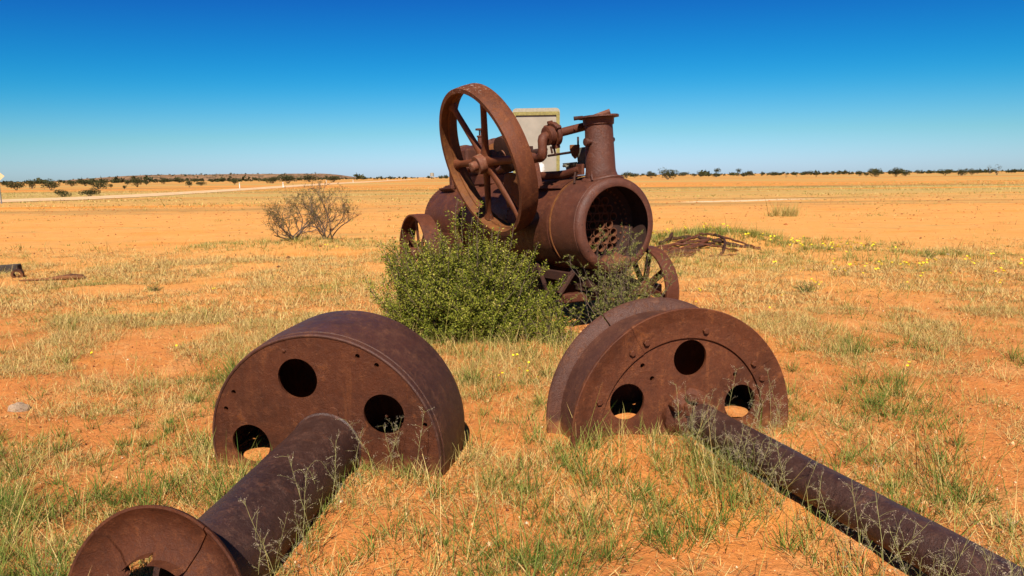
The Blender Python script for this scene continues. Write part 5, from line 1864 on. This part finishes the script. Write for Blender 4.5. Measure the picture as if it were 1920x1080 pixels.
M['stalk'] = simple('straw_stalk', (0.36, 0.33, 0.12), 0.3, 50, 0.7)
pp = [panicle(20 + i, 0.30 + 0.05 * (i % 4)) for i in range(6)]
spots = []
r = random.Random(4)
def lpos(mat, a, s_):
    v = mat @ Vector((a, s_, 0))
    return v.x, v.y
for i in range(13):      # beside the thick shaft
    spots.append((*lpos(LM, r.uniform(0.3, 1.15), r.uniform(0.22, 0.42)), 'wispy seeding grass stalk beside the thick left shaft', 'seeding stalks by the left shaft'))
for i in range(6):
    spots.append((*lpos(LM, r.uniform(1.28, 1.5), r.uniform(-0.25, 0.25)), 'wispy seeding grass stalk before the broken end disc', 'seeding stalks by the end disc'))
for i in range(7):
    spots.append((*lpos(LM, r.uniform(0.03, 0.2), r.uniform(0.22, 0.58)), 'wispy seeding grass stalk against the left drum face', 'seeding stalks by the left drum'))
for i in range(70):
    a = r.uniform(0.10, 2.0)
    spots.append((*lpos(RM, a, 0.075 + a * 0.061 - r.uniform(0.12, 0.24)), 'wispy seeding grass stalk along the long right pipe', 'seeding stalks along the right pipe'))
for i in range(10):
    spots.append((*lpos(RM, r.uniform(0.05, 0.35), r.uniform(0.2, 0.6)), 'wispy seeding grass stalk before the right drum face', 'seeding stalks by the right drum'))
for i, (x, y, lab, gr) in enumerate(spots):
    e = empty('seeding_grass', (x, y, float(gz(x, y))))
    s_ = r.uniform(0.65, 1.15)
    e.scale = (s_, s_, s_)
    e.rotation_euler = (0, 0, r.uniform(0, 6.28))
    tag(e, lab, 'grass stalk', gr)
    for nm, me in pp[i % 6]:
        o = bpy.data.objects.new(nm, me)
        COL.objects.link(o)
        o.parent = e

# yellow wildflowers
def flower(seed):
    r = random.Random(seed)
    mb, st = MB(), MB()
    for k in range(r.choice((1, 2, 2, 3))):
        x, y, h_ = r.gauss(0, 0.035), r.gauss(0, 0.035), r.uniform(0.07, 0.15)
        st.tube([(0, 0, -0.005), (x * 0.6, y * 0.6, h_ * 0.6), (x, y, h_)], 0.0018, 4)
        q = Matrix.Translation((x, y, h_)) @ Matrix.Rotation(r.uniform(-0.5, 0.7), 4, 'X') @ Matrix.Rotation(r.uniform(-0.4, 0.4), 4, 'Y')
        mb.lathe([(-0.006, 0.002), (0.003, 0.011), (0.006, 0.021), (0.004, 0.022), (0.001, 0.011), (0.004, 0.0)], 9, 'z', q)
    a, b = st.build('stem', 'stalk'), mb.build('flower_head', 'petal')
    ms = [('stem', a.data), ('flower_head', b.data)]
    for o in (a, b):
        bpy.data.objects.remove(o)
    return ms
fl = [flower(i) for i in range(7)]
r = random.Random(17)
fsp = []
for i in range(26):
    x = r.uniform(2.1, 4.7)
    fsp.append((x, 14.75 + r.gauss(0, 0.3), 1.25, 'yellow flower on the crest of the rod mound', 'flowers on the mound crest'))
for i in range(34):
    x = r.uniform(4.6, 7.2)
    fsp.append((x, 14.2 - 0.62 * (x - 4.6) + r.gauss(0, 0.33), 1.25, 'yellow flower on the slope running right from the mound', 'flowers on the mound slope'))
for i in range(46):
    x = r.uniform(3.9, 8.0)
    fsp.append((x, 10.0 + r.gauss(0, 0.55) + 0.1 * (x - 5), 1.05, 'yellow flower in the straw strip at the right', 'flowers in the straw strip'))
for x, y in ((0.06, 5.05), (0.11, 5.2), (-0.07, 4.82), (0.19, 4.72), (0.02, 5.35), (0.12, 4.98)):
    fsp.append((x, y, 0.75, 'yellow flower in the grass between the two drums', 'flowers between the drums'))
for x, y in ((-3.6, 5.7), (-3.9, 4.9), (-3.0, 5.9), (-2.9, 6.6), (-1.1, 7.2), (-3.9, 8.8), (-0.35, 4.2)):
    fsp.append((x, y, 0.75, 'single yellow flower in the grass left of the drums', 'flowers left of the drums'))
for x, y in ((2.35, 8.4), (2.1, 7.6), (2.75, 7.2), (3.0, 5.0), (3.2, 7.9), (-3.9, 14.4), (-3.7, 14.5)):
    fsp.append((x, y, 0.85, 'stray yellow flower on the open sand', 'stray flowers'))
for i, (x, y, s_, lab, gr) in enumerate(fsp):
    e = empty('yellow_flower', (x, y, float(gz(x, y))))
    s_ *= 0.6 if y < 9 else 0.78
    e.scale = (s_, s_, s_ * 1.2)
    e.rotation_euler = (0, 0, r.uniform(-1.0, 1.0))
    tag(e, lab, 'flower', gr)
    for nm, me in fl[i % 7]:
        o = bpy.data.objects.new(nm, me)
        COL.objects.link(o)
        o.parent = e
